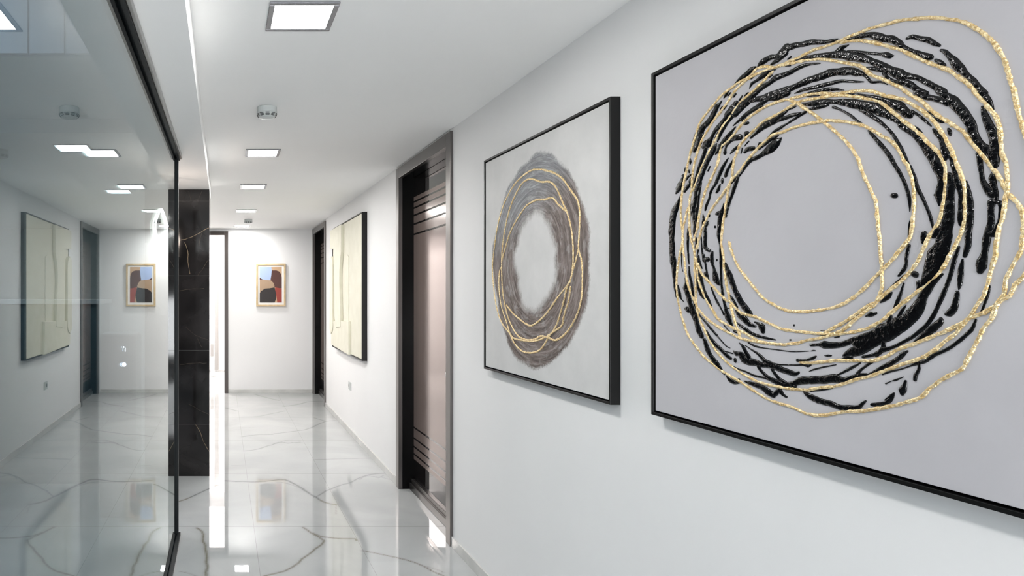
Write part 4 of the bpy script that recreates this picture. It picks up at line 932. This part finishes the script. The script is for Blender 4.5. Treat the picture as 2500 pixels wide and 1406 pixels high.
# ------------------------------------------------------------------ room behind the glass
o = thing('reception_counter', (-2.2, 5.2, 0), 'tall teal-grey counter dimly seen behind the glass', 'counter')
MB().box(-3.45, -0.95, 5.0, 5.5, 0, 1.37).build('body', TEAL, o, bevel=0.004)
MB().box(-3.47, -0.934, 4.98, 5.52, 1.37, 1.405).build('worktop', LAM, o, bevel=0.004)

o = thing('water_dispenser', (-0.70, 4.38, 0), 'grey appliance with small lit round button, seen through the glass', 'dispenser')
MB().box(-0.80, -0.56, 4.24, 4.52, 0, 1.19).build('body', ROOMWALL, o, bevel=0.012)
dp = MB().box(-0.745, -0.60, 4.234, 4.24, 0.95, 1.14).build('display_panel', ROOMWALL, o, bevel=0.002)
def at_front(poly, name, holes=None):
    m = MB()
    m.prism(poly, lambda a, b, d: (a, d, b), 4.234, 4.2328)
    return m.build(name, ICON, dp)


cx, cz, nseg = -0.637, 0.9925, 28
ring_ = MB()
for k in range(nseg):
    a0, a1 = 2 * math.pi * k / nseg, 2 * math.pi * (k + 1) / nseg
    b0 = len(ring_.v)
    ring_.v += [(cx + r_ * math.cos(a), 4.2332, cz + r_ * math.sin(a)) for a in (a0, a1) for r_ in (0.0125, 0.0095)]
    ring_.f.append((b0, b0 + 2, b0 + 3, b0 + 1)); ring_.mi.append(0)
for (xa, za), (xb, zb_) in (((-0.007, -0.004), (-0.0035, 0.004)), ((-0.0035, 0.004), (0.0, -0.004)), ((0.0, -0.004), (0.0035, 0.004)), ((0.0035, 0.004), (0.007, -0.004))):
    b0 = len(ring_.v)
    ring_.v += [(cx + xa - 0.0009, 4.2332, cz + za), (cx + xa + 0.0009, 4.2332, cz + za), (cx + xb + 0.0009, 4.2332, cz + zb_), (cx + xb - 0.0009, 4.2332, cz + zb_)]
    ring_.f.append((b0, b0 + 1, b0 + 2, b0 + 3)); ring_.mi.append(0)
ring_.build('round_lit_button', ICON, dp)
at_front([(-0.643, 1.102), (-0.637, 1.102), (-0.637, 1.109), (-0.643, 1.109)], 'indicator_dot')
at_front([(-0.6315, 1.079), (-0.6283, 1.079), (-0.6283, 1.098), (-0.6315, 1.098)], 'indicator_bar')

# LED loop pendant
o = thing('pendant_lamp', (-0.43, 4.6, 1.79), 'thin glowing LED loop pendant seen behind the glass beside the end post', 'pendant lamp')
pc = (-0.43, 4.6)
loop = [(0.000, 2.045), (-0.022, 2.00), (-0.036, 1.955), (-0.040, 1.915), (-0.036, 1.875), (-0.022, 1.835), (-0.006, 1.812), (0.006, 1.812),
        (0.022, 1.84), (0.033, 1.875), (0.037, 1.915), (0.033, 1.955), (0.020, 2.00)]
Q = catmull(loop, closed=True, step=0.01)
MB().tube([(pc[0] + a, pc[1] + a * 0.8, b) for a, b in Q], 0.006, closed=True).build('led_loop', LED, o, smooth=True)
Q = catmull([(0.008, 1.803), (0.018, 1.794), (0.033, 1.786)], step=0.005)
MB().tube([(pc[0] + a, pc[1] + a * 0.8, b) for a, b in Q], 0.0055).build('led_tail', LED, o, smooth=True)
MB().tube([(pc[0], pc[1], 2.045), (pc[0], pc[1], 2.27)], 0.0015).build('cable', PLASTIC, o)
MB().lathe([(0.03, 0), (0.03, -0.012), (0.01, -0.016)], (pc[0], pc[1], 2.2795)).build('ceiling_rose', PLASTIC, o)

# ------------------------------------------------------------------ far room contents
o = thing('sliding_wardrobe', (-0.3, 12.4, 0), 'white sliding wardrobe with grey upright profile, inside the bright far room', 'wardrobe')
MB().box(-1.3, 0.5, 12.25, 12.79, 0.0, 2.25).build('body', LAM, o, bevel=0.003)
MB().box(-1.29, -0.15, 12.23, 12.25, 0.03, 2.22).build('door', LAM, o, bevel=0.002)
MB().box(-0.08, 0.49, 12.23, 12.25, 0.03, 2.22).build('door', LAM, o, bevel=0.002)
MB().box(-0.148, -0.082, 12.22, 12.25, 0.03, 2.22).build('upright_profile', GREYP, o, bevel=0.002)
o = thing('storage_box', (-0.28, 11.6, 0), 'pale low drawer box standing inside the far doorway', 'box')
MB().box(-0.42, -0.145, 11.45, 11.75, 0, 0.6).build('body', PLASTIC, o, bevel=0.006)
MB().box(-0.40, -0.165, 11.44, 11.45, 0.36, 0.57).build('drawer', GREYP, o, bevel=0.003)
